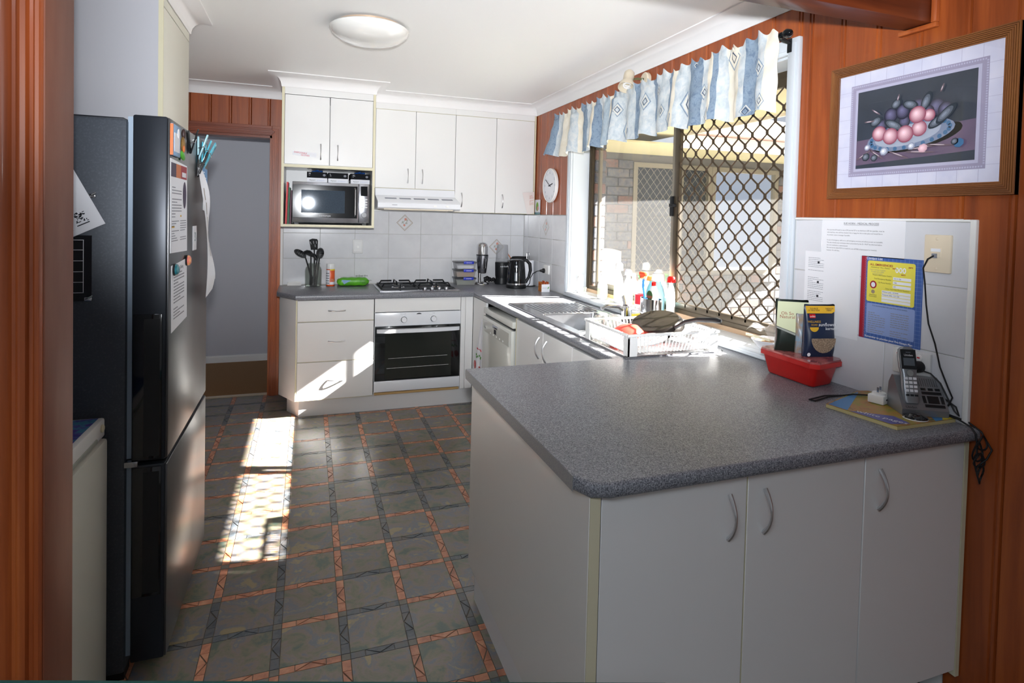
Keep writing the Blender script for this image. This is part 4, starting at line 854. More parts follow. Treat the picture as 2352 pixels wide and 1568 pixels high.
for y, s in ((-3.2, -1), (-.94, 1)):
    B().lathe([(.006, 0), (.014, .004), (.014, .012), (.008, .016), (.017, .03), (.019, .042), (.012, .058), (0, .068)], mat=Matrix.Translation((-.09, y, 2.272)) @ Matrix.Rotation(R(-90*s), 4, 'X')).build('finial', 'black_gloss', cv)
    B().tube([(-.09, y-s*.01, 2.27), (-.03, y-s*.01, 2.255), (-.027, y-s*.01, 2.245)], [.01, .008, .008], seg=8).build('bracket_arm', 'black_plastic', cv); B().box(-.031, -.0265, y-s*.01-.012, y-s*.01+.012, 2.215, 2.272, bev=.002).build('bracket_plate', 'black_plastic', cv)
va = random.Random(5)
VY0, VY1 = -.93, -3.215
def val(u, v, off=0):       # u along the rod, v from top to hem
    y = VY0+(VY1-VY0)*u; a = .3+.7*v
    dense = 1.25 if u < .5 else .75
    w = math.sin(u*92+.5*math.sin(u*17))*.014*dense+math.sin(u*47+1.3)*.016*dense+math.sin(u*19+.4)*.012
    crk = .002*math.sin(u*120+v*17)+.002*math.sin(u*70-v*13)
    x = -.112-w*a-.014*v-crk
    if v < .15: x = -.116-(.008*math.sin(u*185)+.006*math.sin(u*97+2))*(1.0 if v < .05 or v > .1 else .35)
    head = (.012*math.sin(u*185+.8)+.01*math.sin(u*61)) if v < .05 else 0
    spread = .12*(1-u/.12)*v*v if u < .12 else 0
    z = 2.296+head-(.335-.02*math.sin(u*3.1))*v+.009*math.sin(u*47+.6)*v+.006*math.sin(u*92)*v+.03*(1-min(1, u/.1))*v
    return Vector((x-off, y+spread+(.010*math.sin(u*92)+.004*math.sin(u*185))*v, z))
STR = [(.038, 2), (.079, 0), (.125, 3), (.175, 0), (.203, 3), (.245, 2), (.275, 0), (.296, 3), (.325, 2), (.357, 0), (.388, 1), (.405, 3), (.421, 2), (.517, 0), (.539, 2), (.598, 0), (.616, 2), (.671, 0), (.685, 2), (.701, 3), (.745, 0), (.791, 2), (.808, 0), (.825, 3), (.84, 2), (.863, 0), (.9, 3), (.918, 0), (.952, 2), (.973, 0), (1.01, 3)]
def stripe(u, v=0):
    for e, c in STR:
        if u <= e: return c
    return 3
vl = T('valance', 'short gathered valance with blue and cream stripes and diamond motifs over the window', 'curtain', (-.1, -2.07, 1.97))
b = B(); b.grid(val, 420, 20, mfn=stripe); cloth = b.build('cloth', ['cloth_pale', 'cloth_blue', 'cloth_navy', 'cloth_cream'], vl)
for (u, v, r) in ((.885, .16, .064), (.96, .43, .048), (.972, .88, .04), (.742, .62, .076), (.80, .53, .046), (.815, .9, .046), (.648, .64, .046), (.681, .8, .06), (.627, .27, .04), (.569, .4, .064), (.474, .8, .07), (.438, .39, .055), (.341, .38, .055), (.13, .9, .046), (.77, .07, .03), (.928, .94, .046)):
    b = B(); hu = r*.68/2.28; hv = r*.9/.335
    for k, (s0, s1) in enumerate(((1, .86), (.72, .6), (.46, .34))):
        for q in range(4):
            ring = []
            for s in (s0, s1):
                for w in ((0, 1) if s == s0 else (1, 0)):
                    for_ = [(0, 1), (1, 0), (0, -1), (-1, 0)]; e0 = for_[(q+w) % 4]; ring.append(val(min(.998, u+e0[0]*hu*s), min(.99, max(.01, v+e0[1]*hv*s)), .004))
            b.bm.faces.new([b.bm.verts.new(p) for p in ring]).material_index = (0, 1, 2)[k]
    b.build('diamond_motif', ['cloth_navy', 'cloth_cream', 'ink_blue'], vl, smooth=False) if pm('ink_blue', '2f3f58', .8) else 0
# ------------------------------------------------------------ things on the back bench
ZB = .9005
o = T('white_block', 'small white plastic wedge against the tiles left of the utensil jar', 'holder', (-2.0, -.03, ZB)); b = B(); b.prism([(-.045, ZB), (-.006, ZB), (-.006, ZB+.022), (-.03, ZB+.022)], 'x', -2.06, -1.955); b.build('body', 'white_plastic', o); B().box(-2.055, -1.96, -.022, -.0065, ZB+.022, ZB+.03).build('lip', 'kick_white', o)
JX, JY = -1.862, -.10
jr = T('utensil_jar', 'clear glass jar holding black cooking utensils on the back bench', 'jar', (JX, JY, ZB))
B().lathe([(0, .004), (.055, .004), (.06, .0), (.064, .008), (.065, .13), (.058, .155), (.05, .163), (.05, .185), (.053, .187), (.053, .182), (.047, .183), (.046, .162), (.054, .152), (.061, .13), (.06, .012), (.055, .008), (0, .008)], (JX, JY, ZB), seg=32).build('glass', 'jar_glass', jr)
def utensil(name, label, base, top, headfn, rr=.0055):
    u = T(name, label, 'utensil', base, group='black utensils in the jar'); base, top = Vector(base), Vector(top)
    B().tube([base, base.lerp(top, .35), base.lerp(top, .75), top], [.010, .009, rr, rr*.9], seg=8).build('handle', 'black_plastic', u); headfn(u, top); return u
zb = ZB+.012
def h_turner(u, t):
    b = B(); pts = [(-.027, 0), (.027, 0), (.033, .075), (.025, .088), (-.012, .092), (-.038, .082)]
    b.prism([(t.x+x, t.z+z) for x, z in pts], 'y', t.y-.0015, t.y+.0015); Mz = Matrix.Translation(t) @ Matrix.Rotation(R(16), 4, 'Z') @ Matrix.Rotation(R(-10), 4, 'X') @ Matrix.Translation(-t); b.bm.transform(Mz); b.build('blade', 'black_plastic', u)
    b = B()
    for (x, z, dx) in ((-.024, .045, -.006), (-.002, .05, -.003), (.018, .05, 0), (.008, .022, -.002)): b.prism([(t.x+x-.0017, t.z+z), (t.x+x+.0017, t.z+z), (t.x+x+.0017+dx, t.z+z+.022), (t.x+x-.0017+dx, t.z+z+.022)], 'y', t.y-.0022, t.y+.0022)
    b.bm.transform(Mz); b.build('slot', 'tile_glaze', u)
def h_oval(rx, rz, ang, deep=.008):
    def f(u, t):
        M = Matrix.Rotation(R(ang), 4, 'Y'); c = t+M.to_3x3() @ Vector((0, 0, rz*.85)); b = B()
        b.grid(lambda a, q: c+M.to_3x3() @ Vector((rx*q*math.cos(2*math.pi*a), deep*(1-q*q)-.004, rz*q*math.sin(2*math.pi*a))), 24, 6); o_ = b.build('bowl', 'black_plastic', u)
        md = o_.modifiers.new('s', 'SOLIDIFY'); md.thickness = .003
        return c, M
    return f
def h_slotspoon(u, t):
    c, M = h_oval(.026, .052, -58)(u, t); b = B()
    for i in range(4):
        for j in range(3): b.ball(c+M.to_3x3() @ Vector((-.01+.01*j, -.006, -.025+.016*i)), (.0022, .004, .0022), u=6, v=4)
    b.build('hole', 'motif_grey', u)
def h_ladle(u, t):
    b = B(); b.lathe([(0, -.03), (.025, -.024), (.04, -.006), (.044, .008), (.042, .008), (.037, -.004), (.023, -.02), (0, -.026)], mat=Matrix.Translation(t+Vector((-.02, -.012, .004))) @ Matrix.Rotation(R(205), 4, 'Y'), seg=20); b.build('bowl', 'black_plastic', u)
utensil('slotted_turner', 'black slotted turner standing tallest in the utensil jar', (JX+.012, JY+.02, zb), (JX+.005, JY+.03, ZB+.295), h_turner)
utensil('slotted_spoon', 'black perforated spoon leaning left out of the jar', (JX+.005, JY-.01, zb), (JX-.065, JY-.02, ZB+.245), h_slotspoon)
utensil('serving_spoon', 'black solid serving spoon on the right of the utensil jar', (JX+.02, JY-.005, zb), (JX+.045, JY+.01, ZB+.23), h_oval(.031, .045, 8))
utensil('soup_ladle', 'black soup ladle hooked over the front of the utensil jar', (JX-.02, JY-.015, zb), (JX-.02, JY-.03, ZB+.262), h_ladle)
utensil('pasta_spoon', 'black curved server with bent neck in the jar centre', (JX-.005, JY-.03, zb), (JX+.028, JY-.03, ZB+.215), h_oval(.016, .035, -30))
CX_, CY_ = -1.728, -.09
cn = T('spray_can', 'orange and white aerosol can with white cap beside the jar', 'spray can', (CX_, CY_, ZB))
B().lathe([(0, 0), (.033, 0), (.034, .004), (.034, .135), (.032, .139)], (CX_, CY_, ZB), seg=32).build('can', 'orange_can', cn); B().lathe([(.033, .139), (.034, .141), (.034, .178), (.031, .183), (0, .184)], (CX_, CY_, ZB), seg=32).build('cap', 'white_plastic', cn)
def band(parent, a0, a1, z0, z1, m, r=.0346, nm='printed_panel'):
    b = B(); b.grid(lambda u, v: (CX_+r*math.cos(R(a0+(a1-a0)*u)), CY_+r*math.sin(R(a0+(a1-a0)*u)), ZB+z0+(z1-z0)*v), 10, 1); b.build(nm, m, parent)
band(cn, 185, 258, .012, .132, 'paper_white'); band(cn, 262, 345, .128, .139, 'yellow'); band(cn, 262, 345, .012, .035, 'paper_white'); band(cn, 266, 345, .04, .06, 'mag_pink', .0349)
for k in range(5): band(cn, 190, 252, .1+.0-.02*k, .108-.02*k, 'grey_ink', .035)
wp = T('wipes_pack', 'crumpled bright green packet of wet wipes in front of the tiles', 'packet', (-1.55, -.11, ZB))
def wip(u, v):
    x = -1.675+.25*u; e = min(1, min(u, 1-u)*9)**.6; a = v*math.pi*2; sg = lambda q, p: math.copysign(abs(q)**p, q)
    return (x+.003*math.sin(a*3), -.11+.055*(.75+.25*e)*sg(math.cos(a), .5), ZB+.036+(.034*(.3+.7*e)+.0016*math.sin(u*26+v*9))*sg(math.sin(a), .55))
B().grid(wip, 30, 20).build('pack', 'green_pack', wp); text(wp, 'ANTIBACTERIAL\nSURFACE', .013, (-1.50, -.168, ZB+.045), XP, ZP, 'ink_green', .002) if pm('ink_green', '1c4a14', .5) else 0
b = B(); b.prism([(-1.645, ZB+.055), (-1.57, ZB+.05), (-1.625, ZB+.018), (-1.635, ZB+.04)], 'y', -.1685, -.167); b.build('printed_panel', 'mag_blue', wp); text(wp, 'WIPES', .016, (-1.485, -.168, ZB+.02), XP, ZP, 'ink_green', .002)
B().grid(lambda u, v: (-1.53+.1*u, -.09+.03*v, ZB+.078+.008*math.sin(u*14)*math.cos(v*5)), 12, 5).build('film_seal', 'bag_film', wp)
# stacked food containers
for i, (fill, hh, lab) in enumerate((('seeds_grey', .065, 'bottom clear lunch container holding wrapped bars'), ('biscuit', .066, 'middle clear lunch container filled with brown crumbs'), ('paper', .07, 'top clear lunch container with tea bags'))):
    pm('seeds_grey', '9aa08e', .7, noise=(60, '6f7a62', .4, .6)); z = ZB+.0695*i; x0, x1, y0, y1 = -.695, -.515, -.2, -.06
    o = T('food_container', lab+' under a blue clip', 'container', (-.605, -.13, z), group='stacked clear containers by the mixer')
    b = B(); b.prism([(x0+.012, z), (x1-.012, z), (x1-.002, z+.05), (x0+.002, z+.05)], 'y', y0+.005, y1-.005); b.build('tub', 'tub_plastic', o)
    B().box(x0+.02, x1-.02, y0+.012, y1-.012, z+.003, z+.04-.008*(i == 2), bev=.004).build('food', fill, o)
    B().box(x0-.004, x1+.004, y0-.003, y1+.003, z+.05, z+.064, bev=.005).build('lid', 'smoke_plastic', o)
    c_ = B().box(x0+.065, x1-.025, y0-.008, y0-.003, z+.044, z+.068, bev=.002).build('clip', 'blue_lid', o); text(c_, 'sistema', .016, (-.583, y0-.0082, z+.052), XP, ZP, 'paper', .0006, 'CENTER')
# milkshake mixer
mx_, my = -.445, -.13
m_ = T('drink_mixer', 'chrome milkshake mixer with steel cup on a round foot', 'mixer', (mx_, my, ZB))
B().lathe([(0, .006), (.02, .02), (.05, .016), (.066, .006), (.068, 0), (0, 0)], (mx_, my, ZB), seg=32).build('foot', 'chrome', m_); B().tube([(mx_-.02, my+.0, ZB+.01), (mx_-.02, my+.0, ZB+.25)], .013, seg=12).build('stem', 'chrome', m_)
B().lathe([(0, .10), (.036, .10), (.038, .104), (.054, .255), (.056, .257), (.054, .254)], (mx_, my-.012, ZB), seg=32).build('cup', 'steel', m_); b = B(); b.tube([(mx_+.01, my-.062, ZB+.14), (mx_+.01, my-.082, ZB+.15), (mx_+.014, my-.086, ZB+.22), (mx_+.012, my-.066, ZB+.235)], .004, seg=8); b.build('cup_handle', 'chrome', m_)
B().lathe([(.045, .262), (.05, .264), (.05, .33), (.046, .352), (.03, .368), (0, .372)], (mx_, my-.004, ZB), seg=32).build('motor_head', 'chrome', m_); B().lathe([(.05, .255), (.052, .257), (.052, .263), (.046, .264)], (mx_, my-.004, ZB), seg=32).build('collar', 'black_plastic', m_)
bl = T('blender', 'black personal blender with a clear upturned cup behind the kettle', 'blender', (-.262, -.15, ZB))
B().lathe([(0, 0), (.062, 0), (.064, .01), (.056, .05), (.056, .06), (.06, .075), (.063, .19), (.06, .197), (0, .2)], (-.262, -.15, ZB), seg=36).build('base', 'black_plastic', bl); B().lathe([(.058, .198), (.057, .22), (.05, .345), (.047, .352), (0, .353)], (-.262, -.15, ZB), seg=36).build('cup', 'cup_clear', bl)
text(bl, 'nutribullet', .021, (-.30, -.2145, ZB+.155), XP, ZP, 'paper', .0005)
b = B()
for k in range(7): b.ball((-.40+.014*k, -.10-.01*(k % 3), ZB+.03+.012*(k % 2)), (.016, .014, .014), u=10, v=6)
b.tube([(-.42, -.12, ZB+.05), (-.38, -.09, ZB+.062), (-.345, -.13, ZB+.04), (-.33, -.16, ZB+.02)], .006, seg=6); b.build('cord_bundle', 'black_rubber', None, 'coiled black power cord with plug between mixer and blender', 'cord')
kx, ky = -.23, -.45
kt = T('kettle', 'black electric kettle with water gauge and big loop handle', 'kettle', (kx, ky, ZB))
B().lathe([(0, 0), (.084, 0), (.086, .006), (.086, .022), (.078, .028), (0, .028)], (kx, ky, ZB), seg=40).build('power_base', 'black_plastic', kt); B().lathe([(.082, .029), (.083, .035), (.082, .044)], (kx, ky, ZB), seg=40).build('steel_band', 'chrome', kt)
b = B(); b.lathe([(0, .03), (.082, .044), (.081, .07), (.074, .16), (.066, .225), (.064, .235), (.05, .243), (0, .246)], (kx, ky, ZB), seg=40); b.build('body', 'black_gloss', kt)
b = B(); b.prism([(kx-.066, ZB+.23), (kx-.085, ZB+.236), (kx-.064, ZB+.205)], 'y', ky-.018, ky+.018); b.build('spout', 'black_gloss', kt)
b = B(); b.tube([(kx+.04, ky-.01, ZB+.238), (kx+.085, ky-.012, ZB+.236), (kx+.115, ky-.014, ZB+.205), (kx+.122, ky-.014, ZB+.15), (kx+.108, ky-.012, ZB+.09), (kx+.08, ky-.01, ZB+.045)], [.014, .014, .015, .014, .012, .012], seg=10); b.build('handle', 'black_plastic', kt)
a_ = R(248); g0 = Vector((kx, ky, ZB))
b = B(); b.grid(lambda u, v: g0+Vector((math.cos(a_+.34*(u-.5))*(.0815-.0125*v+.001), math.sin(a_+.34*(u-.5))*(.0815-.0125*v+.001), .065+.13*v)), 6, 8); b.build('water_gauge', 'gauge_grey', kt) if pm('gauge_grey', '5a6168', .2) else 0
pt = T('paper_towel', 'white paper towel roll on a wire stand behind the kettle', 'paper towel', (-.085, -.33, ZB))
B().lathe([(0, 0), (.075, 0), (.075, .004), (0, .005)], (-.085, -.33, ZB)).build('stand_base', 'black_plastic', pt); B().lathe([(.018, .008), (.056, .008), (.056, .225), (.018, .225)], (-.085, -.33, ZB), seg=36).build('roll', 'paper_white', pt)
b = B(); b.tube([(-.095, -.33, ZB+.004), (-.095, -.33, ZB+.28), (-.091, -.33, ZB+.293), (-.083, -.33, ZB+.297), (-.075, -.33, ZB+.293), (-.071, -.33, ZB+.28), (-.071, -.33, ZB+.2)], .003, seg=8); b.build('wire_loop', 'chrome', pt)
b = B()
for k in range(3): b.tube([(-.115+.07*math.cos(t)+.01*k, -.16+.05*math.sin(t), ZB+.225+.008*k) for t in [math.pi*2*q/18 for q in range(18)]], .006, seg=6, closed=True)
bt = T('coiled_appliance', 'black coiled cord piled on a clear tub in the bench corner', 'appliance', (-.16, -.15, ZB)); b.build('coil', 'black_rubber', bt)
B().box(-.17, -.03, -.2, -.04, ZB, ZB+.215, bev=.01).build('tub', 'clear_plastic', bt); B().tube([(-.2, -.12, ZB+.27), (-.17, -.14, ZB+.22)], .004, seg=6).build('orange_stick', 'orange_print', bt)
tb_ = T('tea_box', 'small open white and orange box of tea bags by the wall socket', 'box', (-.075, -.72, ZB), rz=R(-2))
b = B(); b.box(-.045, .025, -.04, .035, 0, .062); b.build('carton', 'paper_white', tb_, local=True); B().box(-.0458, -.0442, -.0395, .035, .001, .08).build('printed_side', 'tea_orange', tb_, local=True) if pm('tea_orange', 'd98a2a', .5, noise=(60, '9a5a2a', .4, .6)) else 0
b = B()
for k in range(5): b.box(-.038+.011*k, -.035+.011*k, -.03, .025, .06, .076+.006*(k % 3), mat=Matrix.Rotation(R(4*(k-2)), 4, 'Y'))
b.build('tea_bag', 'tea_red', tb_, local=True) if pm('tea_red', 'b5562a', .6) else 0
text(tb_, 'green tea', .01, (-.038, -.0404, .03), XP, ZP, 'grey_ink', local=True); b = B(); b.ball((.013, -.0405, .034), (.004, .0006, .011), u=8, v=6, mat=Matrix.Rotation(R(25), 4, 'Y')); b.build('leaf_mark', 'mag_green', tb_, local=True)
# sockets and switches
def socket_x(name, label, y0, y1, z0, z1, m, x=-.006): o = T(name, label, 'socket', (x, (y0+y1)/2, z0)); B().box(x-.011, x, y0, y1, z0, z1, bev=.003).build('plate', m, o); return o
o = socket_x('power_socket', 'white double power socket behind the kettle', -.645, -.525, 1.03, 1.105, 'white_plastic'); 
for y in (-.548, -.622): B().box(-.0185, -.0165, y-.008, y+.008, 1.075, 1.094, bev=.001, seg=1).build('switch', 'white_plastic', o)
pl = T('kettle_plug', 'black plug and flex of the kettle in the wall socket', 'plug', (-.02, -.55, 1.05)); B().lathe([(0, .042), (.008, .04), (.012, .022), (.02, .012), (.02, 0), (0, 0)], mat=Matrix.Translation((-.0175, -.555, 1.055)) @ Matrix.Rotation(R(-90), 4, 'Y'), seg=16).build('plug_body', 'black_rubber', pl)
B().tube([(-.058, -.555, 1.055), (-.085, -.55, 1.05), (-.11, -.53, 1.03), (-.12, -.5, .99), (-.115, -.47, .94), (-.13, -.45, .91)], .0035, seg=6).build('flex', 'black_rubber', pl)
o = T('light_switch', 'pale single rocker plate on the tiles above the wipes', 'switch', (-1.508, -.006, 1.165)); B().box(-1.55, -1.467, -.017, -.006, 1.163, 1.28, bev=.003).build('plate', 'kick_white', o); B().box(-1.54, -1.477, -.0185, -.0165, 1.178, 1.262, bev=.001, seg=1).build('inner_plate', 'kick_white', o); B().lathe([(.011, 0), (.01, .003), (0, .003)], mat=Matrix.Translation((-1.508, -.0185, 1.218)) @ Matrix.Rotation(R(90), 4, 'X')).build('button', 'white_plastic', o)
o = socket_x('power_socket', 'white double power socket low on the tiles behind the phone', -3.818, -3.69, 1.008, 1.092, 'kick_white')
for y in (-3.712, -3.782): B().lathe([(.011, 0), (.01, .003), (0, .004)], mat=Matrix.Translation((-.017, y, 1.072)) @ Matrix.Rotation(R(-90), 4, 'Y')).build('switch', 'white_plastic', o); B().box(-.0225, -.0205, y-.004, y+.004, 1.072, 1.076).build('switch_mark', 'red_ink', o)
o = socket_x('phone_socket', 'cream telephone wall plate with a plugged black lead', -3.866, -3.782, 1.357, 1.478, 'cream_plastic'); B().box(-.0185, -.0165, -3.838, -3.804, 1.405, 1.437, bev=.001, seg=1).build('jack', 'cream_plastic', o); B().box(-.0195, -.0175, -3.836, -3.806, 1.424, 1.434).build('label_window', 'paper_white', o); B().box(-.024, -.018, -3.826, -3.812, 1.404, 1.418).build('plug', 'grey_ink', o)
for z in (1.37, 1.465): B().ball((-.0172, -3.823, z), (.0012, .005, .005), u=10, v=6).build('screw_cap', 'cream_plastic', o)
B().tube([(-.024, -3.819, 1.411), (-.04, -3.812, 1.40), (-.035, -3.795, 1.37), (-.02, -3.792, 1.32), (-.014, -3.795, 1.25), (-.014, -3.805, 1.19), (-.016, -3.83, 1.13), (-.018, -3.85, 1.06), (-.02, -3.88, 1.0), (-.02, -3.893, .975), (-.024, -3.885, .95), (-.03, -3.865, .925), (-.035, -3.845, .92)], .0026, seg=6).build('phone_lead', 'black_rubber', None, 'black phone lead hanging from the cream wall plate', 'cord')
# leaflets beside the corner cupboard
b = B(); b.grid(lambda u, v: (-.078-.008*v*0+.062*u-.05*v*(1-u), -.27-.004*math.sin(u*3), 1.53+.19*v+.01*u), 6, 8); lf = b.build('leaflet', 'paper_warm', None, 'curled printed leaflet leaning against the corner cupboard', 'leaflet') if pm('paper_warm', 'e3d9d6', .7) else 0
lines(lf, (-.06, -.2755, 1.69), Vector((.9, 0, .2)).normalized(), ZP, 8, .007, .04, 'motif_pink', 12)
b = B(); b.box(-.0072, -.0062, -.4, -.275, 1.53, 1.66); cd = b.build('picture_card', 'tile_white', None, 'small card with a coloured picture behind the leaflet', 'card'); b = B(); b.ball((-.0074, -.33, 1.6), (.0006, .03, .04)); b.ball((-.0076, -.345, 1.585), (.0006, .02, .02), 1); b.box(-.0078, -.0072, -.4, -.275, 1.53, 1.55, 2); b.build('printed_picture', ['leaf', 'motif_pink', 'mag_teal'], cd)
# tea towel
tt = T('tea_towel', 'white tea towel printed with red apples hanging beside the dishwasher', 'tea towel', (-.66, -.9, .7))
def tow(u, v): return (-.668-.009*math.sin(u*12)*v-.004, max(-.986+.002*u, -.955+.33*v*(u-.2)*.9+.02*u), .735-.44*v)
B().grid(tow, 16, 20).build('cloth', 'paper_white', tt)
for (u, v, r) in ((.42, .93, .038), (.75, .86, .034)): B().ball(Vector(tow(u, v))+Vector((-.004, 0, 0)), (.002, r, r)).build('apple_print', 'red_plastic', tt)
b = B()
for k in range(8): b.ball(Vector(tow(.2+.09*k, .66+.02*(k % 3)))+Vector((-.003, 0, 0)), (.002, .014, .008), u=8, v=5)
b.build('leaf_print', 'mag_green', tt); b = B()
for k in range(7): b.ball(Vector(tow(.15+.11*k, .55))+Vector((-.003, 0, 0)), (.002, .012, .004), u=8, v=5)
b.build('red_print', 'red_ink', tt)
# ------------------------------------------------------------ window sill, caddy, dish rack
ZS = .9425
def bottle(name, label, x, y, hh, r, body, cap, caph=.03, capr=.4, group='bottles on the window sill', flat=1.0, spray=False, lab=None, z=ZS):
    o = T(name, label, 'bottle', (x, y, z), group=group); M = Matrix.Translation((x, y, z)) @ Matrix.Diagonal((flat, 1, 1, 1))
    B().lathe([(0, 0), (r*.9, 0), (r, .008), (r, hh*.6), (r*.75, hh*.8), (r*.42, hh*.92), (r*.4, hh)], mat=M, seg=24).build('body', body, o)
    if spray:
        b = B(); b.box(x-.012, x+.012, y-.045, y+.02, z+hh+.015, z+hh+.04, bev=.006); b.box(x-.008, x+.008, y-.008, y+.008, z+hh, z+hh+.016); b.prism([(y-.02, z+hh+.016), (y-.03, z+hh-.012), (y-.024, z+hh-.012), (y-.012, z+hh+.016)], 'x', x-.005, x+.005); b.build('trigger', cap, o)
    else: B().lathe([(r*.42, hh), (r*capr+.004, hh), (r*capr, hh+caph*.8), (r*capr*.7, hh+caph), (0, hh+caph)], mat=M, seg=20).build('cap', cap, o)
    if lab: B().lathe([(r*1.01, hh*.2), (r*1.01, hh*.5)], mat=M, seg=24).build('label_band', lab, o)
    return o
bottle('cleaner_bottle', 'large white bottle with green print at the left of the sill', .05, -1.47, .15, .045, 'white_plastic', 'white_plastic', flat=.7, lab='leaf_pale') if pm('leaf_pale', 'bfe0a8', .5) else 0
bottle('cleaner_bottle', 'tall white bottle with rounded cap in the sill row', .07, -1.66, .22, .04, 'white_plastic', 'white_plastic', .05, .8, flat=.7)
bottle('cleaner_bottle', 'squat white bottle with yellow-tipped cap on the sill', .06, -1.80, .2, .04, 'white_plastic', 'paper', .035, .7, flat=.7)
bottle('spray_bottle', 'white trigger bottle with green spray head on the sill', .09, -1.90, .18, .034, 'white_plastic', 'mag_green', spray=True)
bottle('spray_bottle', 'clear trigger bottle with orange-red spray head on the sill', .05, -1.98, .2, .038, 'clear_plastic', 'orange_red', spray=True, lab='red_ink') if pm('orange_red', 'e2502a', .35) else 0
bottle('detergent_bottle', 'teal detergent bottle with amber cap on the sill', .09, -2.03, .19, .036, 'teal_clear', 'amber_cap', .03, .8) if (pm('teal_clear', '7fc0cc', .2), pm('amber_cap', 'd8a050', .35)) else 0
bottle('detergent_bottle', 'pale blue bottle with white scrunched top near the window stile', .07, -2.13, .2, .04, 'pale_blue', 'white_plastic', .05, .9)
bottle('detergent_bottle', 'small bottle with a red cap beside the window stile', .1, -2.22, .2, .025, 'white_plastic', 'red_plastic', .035, .9)
b = B(); b.lathe([(0, 0), (.022, 0), (.03, .05), (.029, .05), (.021, .003), (0, .003)], (.03, -1.2, ZS)); b.build('small_glass', 'jar_glass', None, 'small clear glass at the left end of the sill', 'glass')
b = B(); b.box(.02, .06, -1.15, -1.11, ZS, ZS+.12, bev=.006); b.box(.024, .056, -1.146, -1.114, ZS+.12, ZS+.135, bev=.004); b.build('white_carton', 'white_plastic', None, 'small white carton against the left window reveal', 'carton')
cd = T('sink_caddy', 'oval stainless steel cutlery holder with black tray and wire hook behind the tap', 'caddy', (-.07, -2.26, .9))
def ell(x0, y0, rx, ry, n=32): return [(x0+rx*math.cos(2*math.pi*k/n), y0+ry*math.sin(2*math.pi*k/n)) for k in range(n)]
b = B(); P0 = ell(-.07, -2.275, .045, .085); n = len(P0); A = [b.bm.verts.new((x, y, .925)) for x, y in P0]; C = [b.bm.verts.new((x, y, 1.06)) for x, y in P0]; Dd = [b.bm.verts.new((-.07+(x+.07)*.96, -2.275+(y+2.275)*.97, 1.06)) for x, y in P0]; E_ = [b.bm.verts.new((-.07+(x+.07)*.96, -2.275+(y+2.275)*.97, .93)) for x, y in P0]
for q in (zip(A, C), zip(C, Dd), zip(Dd, E_)):
    q = list(q)
    for k in range(n): b.bm.faces.new((q[k][0], q[(k+1) % n][0], q[(k+1) % n][1], q[k][1]))
b.bm.faces.new(A[::-1]); b.bm.faces.new(E_); b.build('cup', 'chrome', cd)
B().box(-.125, -.015, -2.365, -2.12, .905, .924, bev=.006).build('tray', 'black_plastic', cd); b = B(); b.tube([(-.12, -2.15, .92), (-.12, -2.15, .975), (-.12, -2.17, .98), (-.12, -2.3, .98), (-.12, -2.315, .97), (-.12, -2.315, .92)], .003, seg=6); b.build('wire_hook', 'chrome', cd)
B().box(-.11, -.04, -2.16, -2.125, .924, .95, bev=.005).build('sponge', 'yellow', cd)
br = T('dish_brush', 'blue handled dish brush standing in the steel holder', 'brush', (-.07, -2.23, .94)); B().tube([(-.07, -2.24, .94), (-.068, -2.2, 1.08), (-.065, -2.18, 1.12), (-.06, -2.175, 1.16)], [.006, .007, .008, .006], seg=8).build('handle', 'blue_brush', br) if pm('blue_brush', '3f8fdc', .35) else 0
bb = T('detergent_bottle', 'white dish soap bottle with green and red print standing in the steel holder', 'bottle', (-.07, -2.3, .935)); B().lathe([(0, 0), (.03, 0), (.032, .01), (.032, .15), (.02, .19), (.012, .2)], mat=Matrix.Translation((-.07, -2.3, .935)) @ Matrix.Diagonal((.8, 1, 1, 1))).build('body', 'white_plastic', bb); B().lathe([(.013, .2), (.013, .22), (0, .225)], (-.07, -2.3, .935)).build('cap', 'red_plastic', bb)
b = B(); b.ball((-.0965, -2.30, 1.08), (.0015, .03, .028)); b.build('printed_mark', 'ink_green', bb); text(bb, 'FAIRY', .022, (-.0985, -2.275, 1.065), YN, ZP, 'red_ink', .001)
rk = T('dish_rack', 'white plastic dish rack full of washing up on the sink drainer', 'dish rack', (-.34, -2.69, .9085))
x0, x1, y0, y1, zr0, zr1 = -.60, -.12, -2.93, -2.50, .9085, 1.005
b = B(); t = .014
for (a, c_, d_, e) in ((x0, x1, y0, y0+t), (x0, x1, y1-t, y1), (x0, x0+t, y0+t, y1-t), (x1-t, x1, y0+t, y1-t)): b.box(a, c_, d_, e, zr1-.012, zr1, bev=.003)
b.build('rim', 'white_plastic', rk)
b = B(); i_ = .03
def bar(p, q): b.tube([p, q], .0038, seg=4, caps=False)
for k in range(25):
    u = k/24; xx = x0+.006+(x1-x0-.012)*u; xi = x0+i_+(x1-x0-2*i_)*u; yy = y0+.006+(y1-y0-.012)*u; yi = y0+i_+(y1-y0-2*i_)*u
    bar((xx, y0+.006, zr1-.008), (xi, y0+i_, zr0+.01)); bar((xx, y1-.006, zr1-.008), (xi, y1-i_, zr0+.01)); bar((x0+.006, yy, zr1-.008), (x0+i_, yi, zr0+.01)); bar((x1-.006, yy, zr1-.008), (x1-i_, yi, zr0+.01))
    bar((xi, y0+i_, zr0+.008), (xi, y1-i_, zr0+.008))
for k in range(4): bar((x0+i_, y0+.08+.09*k, zr0+.006), (x1-i_, y0+.08+.09*k, zr0+.006))
b.box(x0+.006, x0+.05, y0+.006, y0+.012, zr0, zr1-.01); b.box(x0+.006, x0+.012, y0+.006, y0+.05, zr0, zr1-.01); b.box(x1-.05, x1-.006, y0+.006, y0+.012, zr0, zr1-.01); b.box(x0+.006, x0+.012, y1-.05, y1-.006, zr0, zr1-.01)
b.build('basket', 'white_plastic', rk)
